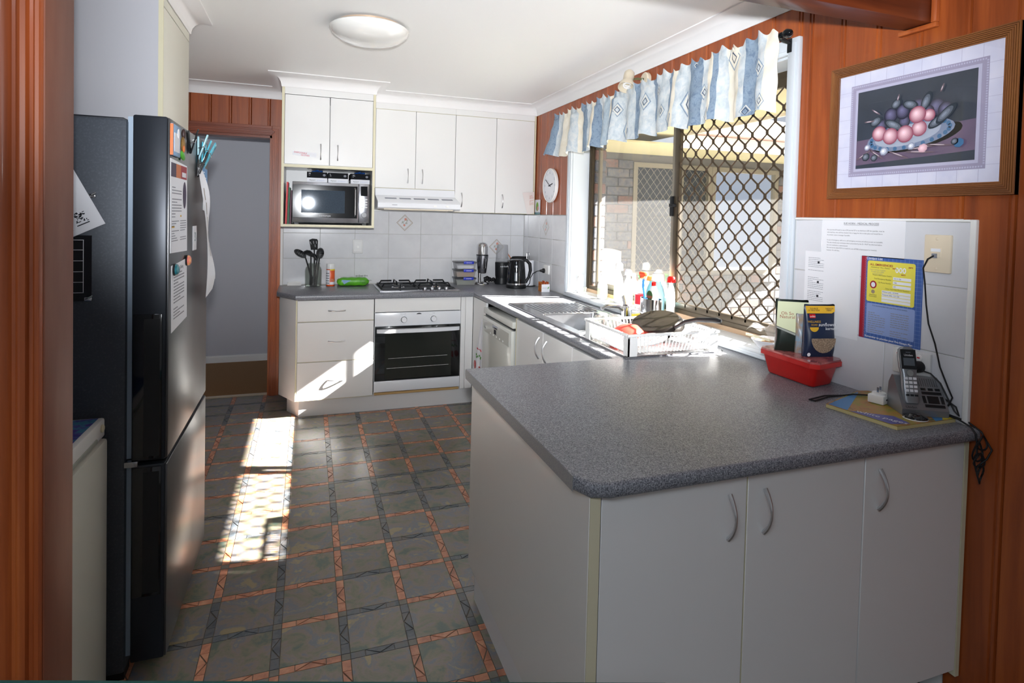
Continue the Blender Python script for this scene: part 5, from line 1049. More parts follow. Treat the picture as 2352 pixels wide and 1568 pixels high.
pn = T('frying_pan', 'black frying pan leaning upside down in the dish rack', 'pan', (-.22, -2.66, .93))
mp_ = Matrix.Translation((-.27, -2.63, 1.0)) @ Matrix.Rotation(R(-17), 4, 'Y') @ Matrix.Rotation(R(8), 4, 'X')
B().lathe([(.138, -.035), (.132, -.01), (.115, .006), (0, .008), (0, .005), (.113, .003), (.129, -.012), (.135, -.035)], mat=mp_, seg=40).build('pan_body', 'pan_black', pn) if pm('pan_black', '26221f', .22, .3) else 0
B().tube([(-.24, -2.755, .99), (-.215, -2.80, 1.025), (-.19, -2.86, 1.045), (-.17, -2.97, 1.06), (-.165, -2.99, 1.06)], [.008, .010, .011, .013, .008], seg=10).build('handle', 'black_plastic', pn)
rb = T('mixing_bowl', 'red and cream bowl upturned under the frying pan in the rack', 'bowl', (-.468, -2.69, .93)); B().lathe([(.088, -.03), (.083, .0), (.062, .03), (.03, .044), (0, .047), (0, .043), (.028, .04), (.058, .026), (.079, -.002), (.084, -.03)], mat=Matrix.Translation((-.468, -2.69, .955)) @ Matrix.Rotation(R(-14), 4, 'Y'), seg=36).build('bowl_body', 'red_bowl', rb)
for k, (x, y, a, lab) in enumerate(((-.215, -2.835, -8, 'white plate lying at the near right of the dish rack'), (-.44, -2.835, -12, 'small white plate lying at the near left of the dish rack'))):
    pl_ = T('plate', lab, 'plate', (x, y, .93), group='plates in the dish rack'); B().lathe([(0, 0), (.05, .0), (.085, .012), (.09, .015), (.085, .016), (.05, .005), (0, .005)], mat=Matrix.Translation((x, y, .945)) @ Matrix.Rotation(R(a), 4, 'Y'), seg=32).build('disc', 'white_enamel', pl_)
for (x, y, lab) in ((-.455, -2.555, 'upturned clear tumbler at the far end of the dish rack'), (-.54, -2.56, 'second upturned tumbler beside it in the rack')):
    gl = T('tumbler', lab, 'glass', (x, y, .925), group='tumblers in the dish rack'); B().lathe([(.036, 0), (.03, .1), (.0, .102), (0, .098), (.028, .097), (.034, 0)], (x, y, .925)).build('glass', 'jar_glass', gl)
b = B(); b.tube([(-.60, -2.45, .912), (-.56, -2.44, .918), (-.52, -2.47, .916), (-.55, -2.49, .913)], .006, seg=6); b.build('dish_cloth', 'paper', None, 'rumpled white dish cloth by the sink bowl edge', 'cloth')
# bowl with zip bag at the right of the sill
bw = T('sill_bowl', 'white bowl of nuts at the right end of the sill', 'bowl', (.045, -3.06, ZS)); B().lathe([(0, 0), (.045, 0), (.05, .004), (.078, .04), (.076, .041), (.047, .007), (0, .006)], (.045, -3.06, ZS), seg=32).build('bowl_body', 'white_enamel', bw); B().lathe([(0, .036), (.04, .03), (.06, .024)], (.045, -3.06, ZS)).build('food', 'biscuit', bw)
zb_ = B(); zb_.grid(lambda u, v: (-.02+.13*v, -2.985-.15*u, ZS+.05+.055*math.sin(u*2.6+.4)+.012*math.sin(v*7+u*4)), 10, 8); zg = zb_.build('zip_bag', 'bag_film', None, 'clear zip bag lying over the white sill bowl', 'bag'); B().box(-.022, -.016, -3.13, -2.985, ZS+.048, ZS+.058).build('zip_strip', 'cream_edge', zg)
# ------------------------------------------------------------ right end of the peninsula
rc = T('red_container', 'red plastic box with a clear lid holding two food packets on top', 'container', (-.09, -3.35, ZB), rz=R(0))
b = B(); lo = [(-.155, -3.49), (-.035, -3.47), (-.03, -3.25), (-.15, -3.255)]; hi = [(-.175, -3.515), (-.022, -3.49), (-.018, -3.232), (-.165, -3.237)]
A = [b.bm.verts.new((x, y, ZB)) for x, y in lo]; C = [b.bm.verts.new((x, y, ZB+.085)) for x, y in hi]; b.bm.faces.new(A[::-1]); b.bm.faces.new(C)
for k in range(4): b.bm.faces.new((A[k], A[(k+1) % 4], C[(k+1) % 4], C[k]))
bmesh.ops.bevel(b.bm, geom=[e for e in b.bm.edges if abs(e.verts[0].co.z-e.verts[1].co.z) > .05], offset=.022, segments=5, profile=.5, affect='EDGES'); bmesh.ops.bevel(b.bm, geom=[e for e in b.bm.edges if e.verts[0].co.z < ZB+.001 and e.verts[1].co.z < ZB+.001], offset=.008, segments=3, profile=.5, affect='EDGES'); b.build('tub', 'red_plastic', rc)
b = B(); b.prism([(-.183, -3.50), (-.16, -3.525), (-.03, -3.503), (-.012, -3.48), (-.008, -3.245), (-.025, -3.223), (-.155, -3.227), (-.172, -3.245)], 'z', ZB+.076, ZB+.093); b.build('rim', 'red_plastic', rc)
b = B(); b.prism([(-.18, -3.50), (-.158, -3.522), (-.032, -3.5), (-.014, -3.478), (-.01, -3.247), (-.027, -3.226), (-.153, -3.23), (-.17, -3.247)], 'z', ZB+.0932, ZB+.1); b.build('lid', 'lid_pink', rc) if pm('lid_pink', 'c8706c', .15, coat=.3, noise=(12, '8a3a40', .4, .6)) else 0
ZL = ZB+.1005
def pouch(name, label, x0, x1, y, hh, dep, rz, m):
    o = T(name, label, 'packet', ((x0+x1)/2, y, ZL), rz=rz, group='food packets on the red box'); w = (x1-x0)/2
    def f(u, v):
        a = v*2*math.pi; return None
    b = B(); nu, nv = 14, 20
    rings = []
    for i in range(nu+1):
        t = i/nu; z = hh*t; d = dep*(1-t**3)*(.55+.45*min(1, t*6)); ww = w*(1-.04*math.sin(t*3.1))
        rings.append([b.bm.verts.new((ww*math.copysign(abs(math.cos(2*math.pi*k/nv))**.35, math.cos(2*math.pi*k/nv)), d*math.sin(2*math.pi*k/nv)*(1 if True else 0)+.0015*math.sin(5*k+7*i), z+.004*math.sin(2*math.pi*k/nv*2)*(t > .9))) for k in range(nv)])
    for p, q in zip(rings, rings[1:]):
        for k in range(nv): b.bm.faces.new((p[k], p[(k+1) % nv], q[(k+1) % nv], q[k]))
    b.bm.faces.new(rings[0][::-1]); b.bm.faces.new(rings[-1]); b.build('pouch', m, o, local=True); return o, w, hh, dep
o, w, hh, dp = pouch('food_pouch', 'navy sunflower kernel packet with yellow top band and clear window on the red box', -.135, -.008, -3.43, .195, .026, R(-12), 'navy_pack')
fy = -dp-.0025
def pz(t): return -dp*(1-t**3)-.0028
def dec(o, pts, m, nm='printed_panel', y=None):
    b = B(); vs = [b.bm.verts.new((x, (y if y else pz(z/hh)), z)) for x, z in pts]; b.bm.faces.new(vs); return b.build(nm, m, o, local=True, smooth=False)
dec(o, [(-w+.004, .165), (w-.02, .165), (w-.006, .172), (w-.003, .192), (-w+.004, .192)], 'pack_yellow'); dec(o, [(-w+.014, .148), (-w+.038, .148), (-w+.038, .162), (-w+.014, .162)], 'red_plastic')
text(o, 'coles', .011, (-w+.026, pz(.78), .151), XP, ZP, 'paper', .0006, 'CENTER', local=True); text(o, 'WELLNESS', .0115, (-w+.03, pz(.66), .131), XP, ZP, 'pack_yellow', .0006, 'CENTER', local=True); text(o, 'ROAD', .009, (-w+.03, pz(.6), .12), XP, ZP, 'pack_yellow', .0006, 'CENTER', local=True)
dec(o, [(-w+.03+.018*math.cos(R(t)), .114+.017*math.sin(R(t))) for t in range(180, 361, 12)], 'pack_yellow'); text(o, 'sunflower', .0185, (w-.006, pz(.62), .118), XP, ZP, 'paper', .0006, 'RIGHT', local=True); text(o, 'kernels', .0165, (w-.004, pz(.55), .104), XP, ZP, 'paper', .0006, 'RIGHT', local=True)
text(o, "'SOURCE\nOF PROTEIN'", .0085, (-w+.034, pz(.9), .18), XP, ZP, 'ink', .0012, 'CENTER', local=True, spacing=.8); text(o, "'HIGH IN\nFIBRE'", .0085, (w-.03, pz(.9), .18), XP, ZP, 'ink', .0012, 'CENTER', local=True, spacing=.8)
dec(o, [(.004+.05*math.cos(R(t)), .072+.055*math.sin(R(t))) for t in range(180, 361, 12)], 'seeds', 'seed_window'); dec(o, [(-w+.008+.007*math.cos(R(t)), .012+.007*math.sin(R(t))) for t in range(0, 360, 30)], 'paper', 'emblem')
o, w, hh, dp = pouch('food_pouch', 'cream and black food packet behind the navy sunflower packet', -.165, -.045, -3.33, .2, .026, R(-35), 'pack_black')
dec(o, [(-w+.004, .197), (-w+.002, .10), (w-.004, .06), (w-.003, .197)], 'pack_cream', y=-dp-.003); dec(o, [(-w+.002, .098), (-w+.002, .092), (w-.004, .048), (w-.004, .058)], 'motif_grey', y=-dp-.003); text(o, 'Oh So\nNatural', .018, (-w+.04, -dp-.0035, .145), XP, ZP, 'motif_red', .0006, 'CENTER', local=True, spacing=.75) if pm('motif_red', '9a4a38', .5) else 0
o, w, hh, dp = pouch('food_pouch', 'clear bag of kernels wedged between the two packets', -.12, -.04, -3.38, .15, .02, R(-25), 'seed_bag') if pm('seed_bag', '8aa0b4', .25, coat=.3, noise=(30, 'a58f78', .4, .6)) else 0
pb = T('phone_book', 'glossy phone directory with a landscape cover lying under the phone', 'book', (-.15, -3.76, ZB))
pg = [(-.292, -3.675), (-.262, -3.9), (-.012, -3.9), (-.012, -3.60), (-.05, -3.59)]
b = B(); b.prism(pg, 'z', ZB, ZB+.010); b.build('pages', 'paper_yellow', pb) if pm('paper_yellow', 'cfc08a', .7) else 0
b = B(); b.prism(pg, 'z', ZB+.0102, ZB+.0115); b.build('cover', 'cover_land', pb)
zc_ = ZB+.0118
def flat(pts, m, k=0):
    b = B(); b.bm.faces.new([b.bm.verts.new((x, y, zc_+k*.0004)) for x, y in pts]); b.build('printed_panel', m, pb, smooth=False)
pm('cover_blue', '3f7fb8', .3); pm('cover_violet', '5a5a9e', .3)
flat([(-.288, -3.68), (-.279, -3.745), (-.10, -3.63), (-.06, -3.60)], 'cover_blue'); flat([(-.279, -3.75), (-.262, -3.88), (-.2, -3.895), (-.185, -3.83)], 'cover_violet'); flat([(-.1, -3.9), (-.013, -3.9), (-.013, -3.84), (-.06, -3.85)], 'cover_blue'); flat([(-.07, -3.9), (-.013, -3.9), (-.013, -3.86)], 'yellow', 1)
text(pb, 'white pages', .03, (-.268, -3.765, zc_), Vector((.35, -1, 0)).normalized(), Vector((1, .35, 0)).normalized(), 'paper', .001)
ad = T('usb_charger', 'white charger plug standing upside down on the phone book', 'charger', (-.105, -3.715, ZB+.0125), rz=R(15)); zz = 0
b = B(); b.box(-.025, .025, -.025, .025, 0, .028, bev=.003); b.build('body', 'white_plastic', ad, local=True); B().lathe([(.021, .028), (.02, .034), (0, .034)]).build('collar', 'white_plastic', ad, local=True); B().box(-.006, .006, -.0256, -.0248, .012, .017).build('port', 'ink', ad, local=True)
b = B()
for s in (-1, 1): b.box(s*.009-.0012, s*.009+.0012, -.003, .003, .034, .052)
b.build('pin', 'chrome', ad, local=True)
ph = T('cordless_phone', 'silver and black cordless phone handset standing in its answering base', 'phone', (-.062, -3.81, ZB+.0125), rz=R(-30))
pm('phone_silver', '8d9094', .3, .6); pm('phone_dark', '1e2124', .25)
b = B(); b.prism([(-.06, .0), (.05, .0), (.04, .08), (.02, .108), (.008, .108), (-.062, .02)], 'x', -.066, .066); bs = b.build('base_station', 'phone_silver', ph, local=True)
b = B(); b.prism([(-.05, .0002), (.051, .0002), (.041, .082), (.021, .11), (.012, .108)], 'x', .0655, .068); b.build('side_cheek', 'phone_dark', ph, local=True)
sl_ = Vector((0, .07, .088)).normalized(); nn = Vector((1, 0, 0)).cross(sl_)
def onb(a, s, k=.0): return Vector((a, -.062, .02))+sl_*s+nn*(.0006+k)
for (a, s, w2, h2) in ((.002, .01, .056, .009), (.014, .023, .032, .024), (.0, .023, .009, .024), (.051, .023, .009, .024), (.002, .052, .056, .009), (.002, .065, .014, .008), (.023, .065, .014, .008), (.043, .065, .014, .008)):
    B().slab(onb(a-w2/2+.005 if False else a-.0, s), XP, sl_, w2, h2, .0012).build('button', 'phone_dark', bs, local=True, smooth=False)
for j in range(6):
    b = B()
    for i in range(9): b.slab(onb(.0+.0064*i, .08+.0045*j), XP, sl_, .0028, .0018, .0004)
    b.build('speaker_grille', 'phone_dark', bs, local=True, smooth=False)
text(bs, 'Uniden', .011, onb(-.055, .003), XP, sl_, 'ink', .0006, local=True)
hs = Vector((0, .055, .17)).normalized(); hn = Vector((1, 0, 0)).cross(hs); hb = Vector((-.034, -.045, .034))
def hnd(a, s, k): return hb+Vector((a, 0, 0))+hs*s+hn*k
b = B(); prof = [(0, .019), (.01, .024), (.05, .0235), (.09, .022), (.11, .025), (.15, .026), (.168, .022), (.175, .012)]
rings = []
for s, w2 in prof: rings.append([b.bm.verts.new(hnd(w2*math.copysign(abs(math.cos(t))**.5, math.cos(t)), s, .012*math.copysign(abs(math.sin(t))**.6, math.sin(t)))) for t in [2*math.pi*k/20 for k in range(20)]])
for p, q in zip(rings, rings[1:]):
    for k in range(20): b.bm.faces.new((p[k], p[(k+1) % 20], q[(k+1) % 20], q[k]))
b.bm.faces.new(rings[0]); b.bm.faces.new(rings[-1]); hd_ = b.build('handset', 'phone_silver', ph, local=True)
B().slab(hnd(-.022, .104, .0125), XP, hs, .044, .062, .0012).build('face_top', 'phone_dark', hd_, local=True, smooth=False); B().slab(hnd(-.016, .115, .014), XP, hs, .032, .024, .0008).build('screen', 'gauge_grey', hd_, local=True, smooth=False); B().slab(hnd(-.007, .155, .014), XP, hs, .014, .003, .0008).build('earpiece', 'gauge_grey', hd_, local=True, smooth=False); text(hd_, 'Uniden', .009, hnd(0, .145, .0135), XP, hs, 'paper', .0006, 'CENTER', local=True)
b = B(); b.bm.faces.new([b.bm.verts.new(hnd(.0095*math.cos(t), .092+.0095*math.sin(t), .0145)) for t in [2*math.pi*k/20 for k in range(20)]]); b.build('nav_button', 'chrome', hd_, local=True)
for j in range(4):
    for i in range(3): B().slab(hnd(-.018+.0125*i, .026+.0125*j+.008, .0125), XP, hs, .0095, .008, .0014).build('key', 'paper', hd_, local=True, smooth=False)
for i in range(3): B().slab(hnd(-.018+.0125*i, .021, .0125), XP, hs, .0095, .006, .0014).build('key', 'phone_dark', hd_, local=True, smooth=False)
pk = T('black_puck', 'round black disc with white edge on the phone book in front of the phone', 'gadget', (-.14, -3.865, ZB+.0125)); B().lathe([(0, 0), (.034, 0), (.034, .003)], (-.14, -3.865, ZB+.0125)).build('white_edge', 'white_plastic', pk); B().lathe([(.034, .003), (.033, .006), (.02, .01), (.016, .014), (0, .015)], (-.14, -3.865, ZB+.0125)).build('disc', 'black_gloss', pk)
pa = T('phone_adapter', 'black power adapter and lead of the phone in the low socket', 'adapter', (-.03, -3.79, 1.03)); B().lathe([(0, .03), (.014, .028), (.019, .015), (.019, 0)], mat=Matrix.Translation((-.0175, -3.785, 1.045)) @ Matrix.Rotation(R(-90), 4, 'Y'), seg=18).build('plug_body', 'black_rubber', pa)
B().tube([(-.035, -3.79, 1.04), (-.03, -3.83, 1.035), (-.02, -3.855, 1.01), (-.015, -3.875, .97), (-.018, -3.9, .935), (-.02, -3.915, .925), (-.02, -3.905, .95), (-.02, -3.87, .965), (-.03, -3.85, .96)], .0024, seg=6).build('flex', 'black_rubber', pa)
lc = B(); lc.tube([(-.30+.02, -3.62, ZB+.003), (-.2, -3.6, ZB+.004), (-.12, -3.63, ZB+.016), (-.06, -3.66, ZB+.016), (-.03, -3.7, ZB+.016)], .0026, seg=6); lc.tube([(-.30+.02, -3.62, ZB+.003), (-.29, -3.605, ZB+.004), (-.2, -3.585, ZB+.004), (-.13, -3.6, ZB+.004)], .0026, seg=6); lc.build('loose_cord', 'black_rubber', None, 'loop of thin black cord on the worktop behind the phone book', 'cord')
hc_ = B(); hc_.tube([(-.02, -3.86, ZB+.017), (-.03, -3.92, ZB+.017), (-.034, -3.958, .908), (-.033, -3.973, .892), (-.03, -3.975, .86), (-.03, -3.976, .82)], .0026, seg=6); hc_.tube([(-.01, -3.86, ZB+.017), (-.005, -3.93, .912), (.0-.006, -3.97, .895), (-.004, -4.0, .85), (-.008, -3.99, .82), (-.02, -3.978, .80)], .0026, seg=6)
for k, (r1, r2, zc2) in enumerate(((.02, .03, .84), (.014, .034, .80), (.022, .02, .815), (.012, .028, .775), (.018, .022, .87))): hc_.tube([(-.026+r1*math.cos(t)*(1 if k % 2 else -1), -3.975-.004*math.sin(t*2)-.003*k, zc2+r2*math.sin(t)) for t in [2*math.pi*q/16 for q in range(16)]], .0026, seg=6, closed=True)
hc_.build('bundled_cord', 'black_rubber', None, 'knotted bundle of black cord hanging over the worktop end', 'cord')
# notices on the tiles
xw_ = -.0068
nA = B().slab((xw_, -3.37, 1.39), YN, ZP, .34, .134, .0008).build('notice', 'paper', None, 'white typed notice with an underlined heading at the top of the tiles', 'notice')
def ln(par, s, size, y, z, m='ink', al='LEFT', bold=0): return text(par, s, size, (xw_-.0008, y, z), YN, ZP, m, .0005, al, bold=bold)
ln(nA, 'SUE HORN - MEDICAL PROCESS', .0102, -3.54, 1.505, al='CENTER'); b = B(); b.slab((xw_-.001, -3.469, 1.5025), YN, ZP, .142, .0008, .0003); b.build('underline', 'ink', nA, smooth=False)
for k, s in enumerate(('If at any time SH needs to see a DR (normal GP or an afterhours GP) her guardian, must be', 'informed first, who will then decide if she is happy for this to take place and would like to', 'be present. Leave a message if possible.', '', 'In case of emergency, staff are to call emergency services and advise as soon as is possible.', 'This also includes any medication that is prescribed by the Dr. MUST be informed before', 'any new medication is administered.', 'No need to be called if SH is in need of a one off PRN of paracetamol or movicol,', 'however On call does.')): s and ln(nA, s, .0064, -3.395, 1.481-.0098*k)
nB = B().slab((xw_+.0004, -3.293, 1.08), YN, ZP, .25, .315, .0008).build('notice', 'paper', None, 'white contact sheet with three small black icons under the typed notice', 'notice')
for k, (zz, rows) in enumerate(((1.368, 8), (1.29, 7), (1.235, 6))):
    lines(nB, (xw_-.0006, -3.31, zz), YN, ZP, rows, .0032, .075, 'grey_ink', 20+k, 2.2); B().slab((xw_-.0006, -3.355-.0, zz-.02), YN, ZP, .009, .009, .0005).build('icon', 'ink', nB, smooth=False)
nC = B().slab((xw_, -3.549, 1.097), YN, ZP, .228, .296, .0008).build('poster', 'poster_blue', None, 'blue emergency contact list poster with a yellow panel', 'poster')
def pan(y, z, w2, h2, m, k=1, par=None): return B().slab((xw_-.0007-.0003*k, y, z), YN, ZP, w2, h2, .0003).build('printed_panel', m, par or nC, smooth=False)
def rpan(y, z, w2, h2, r, m, k=1):
    b = B(); pts = []
    for cx_, cy_, a0 in ((y-w2+r, z+h2-r, 90), (y-w2+r, z+r, 180), (y-r, z+r, 270), (y-r, z+h2-r, 0)):
        pts += [(cx_+r*math.cos(R(a0+t)), cy_+r*math.sin(R(a0+t))) for t in (0, 30, 60, 90)]
    b.prism(pts, 'x', xw_-.0007-.0003*k, xw_-.001-.0003*k); return b.build('printed_panel', m, nC, smooth=False)
pan(-3.55, 1.098, .02, .294, 'poster_red'); b = B()
for i in range(6):
    for j in range(46): b.bm.faces.new([b.bm.verts.new((xw_-.0014, -3.5655-.0032*i-.0012*math.cos(t), 1.102+.0063*j+(.0031 if i % 2 else 0)+.0012*math.sin(t))) for t in (0, 1.57, 3.14, 4.71)])
b.build('printed_dots', 'poster_pale', nC, smooth=False)
b = B()
for k in range(22): b.slab((xw_-.0009, -3.57, 1.105+.0131*k), YN, ZP, .205, .0006, .0002)
for k in range(14): b.slab((xw_-.0009, -3.58-.0148*k, 1.1), YN, ZP, .0006, .29, .0002)
b.build('printed_grid', 'poster_pale', nC, smooth=False)
rpan(-3.575, 1.232, .176, .146, .007, 'poster_yellow', 2); rpan(-3.577, 1.118, .178, .108, .006, 'poster_pale', 2)
def pt_(s, size, y, z, m='ink', al='LEFT', bold=0): return text(nC, s, size, (xw_-.0018, y, z), YN, ZP, m, .0004, al, bold=bold)
pt_('Contact List', .0125, -3.57, 1.382, 'paper', bold=.0002); pt_('ALL EMERGENCIES', .0105, -3.585, 1.361, 'poster_red', bold=.0002); pt_('(Ambulance • Fire • Police)', .0066, -3.588, 1.353); pt_('Call 112 from mobiles\nif triple zero (000)\nis unsuccessful', .0066, -3.615, 1.344, al='CENTER', m='grey_ink'); pt_('000', .026, -3.70, 1.343, 'paper_white', 'CENTER', .0006)
for (s, y, z) in (('zero', -3.678, 1.354), ('zero', -3.735, 1.362), ('zero', -3.71, 1.335)): pt_(s, .0085, y, z, 'poster_red', 'CENTER', .0002)
pt_('Poisons Information Centre\n\nDeaf Emergency Number\n\nMy Phone Number', .0063, -3.668, 1.326, al='RIGHT'); pt_('Other Important Phone Numbers', .0063, -3.69, 1.282, al='CENTER')
for k in range(3): pan(-3.674, 1.317-.0142*k, .064, .0098, 'paper_white', 4)
for k in range(4): pan(-3.634, 1.268-.0105*k, .104, .0088, 'paper_white', 4)
for s, y, z in (('13 11 26', -3.677, 1.3195), ('106', -3.677, 1.3053), ('07-', -3.677, 1.2911), ('Police Link: 131444', -3.637, 1.270), ('Poisons Info: 131126', -3.637, 1.2595)): text(nC, s, .0074, (xw_-.0025, y, z), YN, ZP, 'ink', .0004)
b = B(); b.bm.faces.new([b.bm.verts.new((xw_-.0018, -3.60-.013*math.cos(t), 1.293+.014*math.sin(t))) for t in [2*math.pi*k/20 for k in range(20)]]); b.bm.faces.new([b.bm.verts.new((xw_-.0022, -3.60-.008*math.cos(t), 1.293+.009*math.sin(t))) for t in [2*math.pi*k/20 for k in range(20)]]).material_index = 1; b.bm.faces.new([b.bm.verts.new((xw_-.0018, -3.60-.007*math.cos(t), 1.268+.007*math.sin(t))) for t in [2*math.pi*k/20 for k in range(20)]]).material_index = 2
b.build('emblem', ['poster_red', 'paper', 'motif_brown'], nC, smooth=False); pt_('Queensland\nGovernment', .0058, -3.60, 1.255, al='CENTER')
pt_('It is recommended that your first aid kit include:', .0066, -3.665, 1.217, al='CENTER')
lines(nC, (xw_-.0018, -3.585, 1.207), YN, ZP, 12, .0045, .065, 'grey_ink', 31, 1.7); lines(nC, (xw_-.0018, -3.67, 1.207), YN, ZP, 12, .0045, .065, 'grey_ink', 32, 1.7)
pt_('Remember to practise your Fire Escape Plan', .0098, -3.663, 1.103, 'paper', 'CENTER', .0002)
# ------------------------------------------------------------ framed still life
pf = T('framed_picture', 'wood framed print of peaches and plums on a plate on the timber wall', 'picture', (0, -3.715, 1.6)); y0, y1, z0, z1, fw_ = -3.402, -4.036, 1.601, 2.092, .04
b = B()
for k in range(7):
    f0, f1, xx = .0057*k, .0057*(k+1)-.0016, -.026-.002*math.sin(k*.5)
    b.prism([(y0-f0, z0+f0), (y1+f0, z0+f0), (y1+f1, z0+f1), (y0-f1, z0+f1)], 'x', -.004, xx)
b.build('frame_rail', 'picture_wood', pf); b = B()
for k in range(7):
    f0, f1, xx = .0057*k, .0057*(k+1)-.0016, -.026-.002*math.sin(k*.5)
    b.prism([(y0-f0, z1-f0), (y1+f0, z1-f0), (y1+f1, z1-f1), (y0-f1, z1-f1)], 'x', -.004, xx)
b.build('frame_rail', 'picture_wood', pf)
b = B()
for k in range(7):
    f0, f1, xx = .0057*k, .0057*(k+1)-.0016, -.026-.002*math.sin(k*.5)
    b.prism([(y0-f0, z0+f0), (y0-f0, z1-f0), (y0-f1, z1-f1), (y0-f1, z0+f1)], 'x', -.004, xx)
b.build('frame_stile', 'picture_wood_z', pf); b = B()
for k in range(7):
    f0, f1, xx = .0057*k, .0057*(k+1)-.0016, -.026-.002*math.sin(k*.5)
    b.prism([(y1+f0, z0+f0), (y1+f0, z1-f0), (y1+f1, z1-f1), (y1+f1, z0+f1)], 'x', -.004, xx)
b.build('frame_stile', 'picture_wood_z', pf)
B().box(-.021, -.001, y1, y0, z0, z1).build('backing', 'picture_wood', pf)
pm('mat_lilac', 'd9d9ea', .5, noise=(14, 'c9cbe2', .3, .7)); pm('mat_line', 'b5b3cc', .6); pm('border_mauve', '9a94ae', .5); pm('art_dark', '2e3a4c', .45, noise=(4, '202a38', .3, .7)); pm('art_table', '6d5a74', .45, noise=(6, '55465e', .3, .7)); pm('art_plate', 'c6ccdc', .4); pm('art_blue', '3f6a92', .4); pm('art_plum', '4a4460', .4, noise=(30, '5f4058')); pm('art_peach', 'dda3b4', .4, noise=(18, 'cc7f92', .4, .65)); pm('art_leaf', '626a78', .4); pm('art_stem', '9a8a9a', .5)
XA = -.0212
def flat_art(pts, m, k, nm):
    b = B(); b.prism(pts, 'x', XA-.0004*k, XA-.0004*k-.0004); return b.build(nm, m, pf, smooth=False)
def qd(ya, yb, za, zb): return [(ya, za), (yb, za), (yb, zb), (ya, zb)]
flat_art(qd(y0-fw_, y1+fw_, z0+fw_-.003, z1-fw_+.003), 'mat_lilac', 0, 'mount'); b = B()
for k in range(1, 9): b.slab((XA-.0007, y0-fw_-.062*k, z0+fw_), YN, ZP, .0012, z1-z0-2*fw_, .0002)
for k in range(1, 8): b.slab((XA-.0007, y0-fw_, z0+fw_+.05*k), YN, ZP, y0-y1-2*fw_, .0012, .0002)
b.build('mount_lines', 'mat_line', pf, smooth=False)
flat_art(qd(-3.492, -3.957, 1.68, 2.012), 'border_mauve', 2, 'border'); b = B()
for k in range(60): b.slab((XA-.0013, -3.496-.0076*k, 1.684), YN, ZP, .0045, .005, .0003); b.slab((XA-.0013, -3.496-.0076*k, 2.003), YN, ZP, .0045, .005, .0003)
for k in range(41): b.slab((XA-.0013, -3.494, 1.694+.0076*k), YN, ZP, .005, .0045, .0003); b.slab((XA-.0013, -3.95, 1.694+.0076*k), YN, ZP, .005, .0045, .0003)
b.build('border_beads', 'mat_line', pf, smooth=False); flat_art(qd(-3.512, -3.937, 1.698, 1.994), 'mat_line', 3, 'inner_border'); AY0, AY1, AZ0, AZ1 = -3.522, -3.927, 1.708, 1.984
flat_art(qd(AY0, AY1, AZ0, AZ1), 'art_dark', 4, 'painting_ground'); flat_art([(AY0, AZ0+.012), (AY1, AZ0+.012), (AY1, AZ0+.125), (AY0, AZ0+.1)], 'art_table', 5, 'painted_table')
def A_(u, v): return (AY0+(AY1-AY0)*u, AZ0+(AZ1-AZ0)*v)
def ellp(u, v, ru, rv, m, k, nm, rot=0, n=28):
    cy_, cz = A_(u, v); pts = []
    for q in range(n):
        a, c_ = ru*.405*math.cos(2*math.pi*q/n), rv*.276*math.sin(2*math.pi*q/n); pts.append((cy_-(a*math.cos(rot)-c_*math.sin(rot)), cz+a*math.sin(rot)+c_*math.cos(rot)))
    flat_art(pts, m, k, nm)
ART = 6
def tone(a, c, t): return tuple(a[i]+(c[i]-a[i])*t for i in range(3))
def graded(u, v, ru, rv, cols, nm, rot=0, off=(-.18, .22), n=24):    # one printed fruit: rings of tone from rim to highlight
    global ART
    cy_, cz = A_(u, v); b = B(); K = len(cols)
    for q in range(K):
        f = 1-q/K; ring = []
        for w in range(n):
            a_, c_ = ru*.405*(f*math.cos(2*math.pi*w/n)+off[0]*(1-f)), rv*.276*(f*math.sin(2*math.pi*w/n)+off[1]*(1-f))
            ring.append((cy_-(a_*math.cos(rot)-c_*math.sin(rot)), cz+a_*math.sin(rot)+c_*math.cos(rot)))
        b.bm.faces.new([b.bm.verts.new((XA-.0004*ART-.00006*q, yy, zz)) for yy, zz in ring]).material_index = q
    b.build(nm, cols, pf, smooth=False)
def series(pre, c0, c1, k):
    r_ = []
    for q in range(k):
        nm = '%s_%d' % (pre, q); pm(nm, tone(h(c0), h(c1), q/(k-1)), .45); r_.append(nm)
    return r_
PEACH = series('peach', '8f4f62', 'f2cdd6', 7); PLUM = series('plum', '242436', '6d6a8c', 6); LEAF = series('pleaf', '2b333c', '7f8796', 4); PLATE = series('plate', '7a86a0', 'dfe4ee', 4); SHADE = series('shade', '2c2a3c', '1c1c2a', 3); STEM = series('pstem', '6a5a62', 'b8aab2', 2); WHITE = series('pwhite', '8a90a4', 'e4e6f0', 3)
graded(.53, .325, .38, .15, SHADE, 'painted_shadow', .12); ART += 1
graded(.48, .36, .375, .165, PLATE, 'painted_plate', .1); ART += 1
for q in range(26):
    t = 2*math.pi*q/26; a_, c_ = .335*math.cos(t), .14*math.sin(t); u_, v_ = .48+a_*1.0-c_*.07, .362+c_+a_*.145
    graded(u_, v_, .017, .026, ['art_blue'], 'painted_pattern', t)
ART += 1; graded(.475, .385, .275, .105, PLATE[1:], 'painted_plate', .1); ART += 1
for (u, v, r) in ((.24, .52, .055), (.71, .64, .07), (.78, .60, .06), (.56, .70, .055), (.64, .60, .055), (.45, .53, .05), (.33, .63, .062), (.435, .655, .062)): graded(u, v, r, r*1.55, PLUM, 'painted_plum'); ART += 1
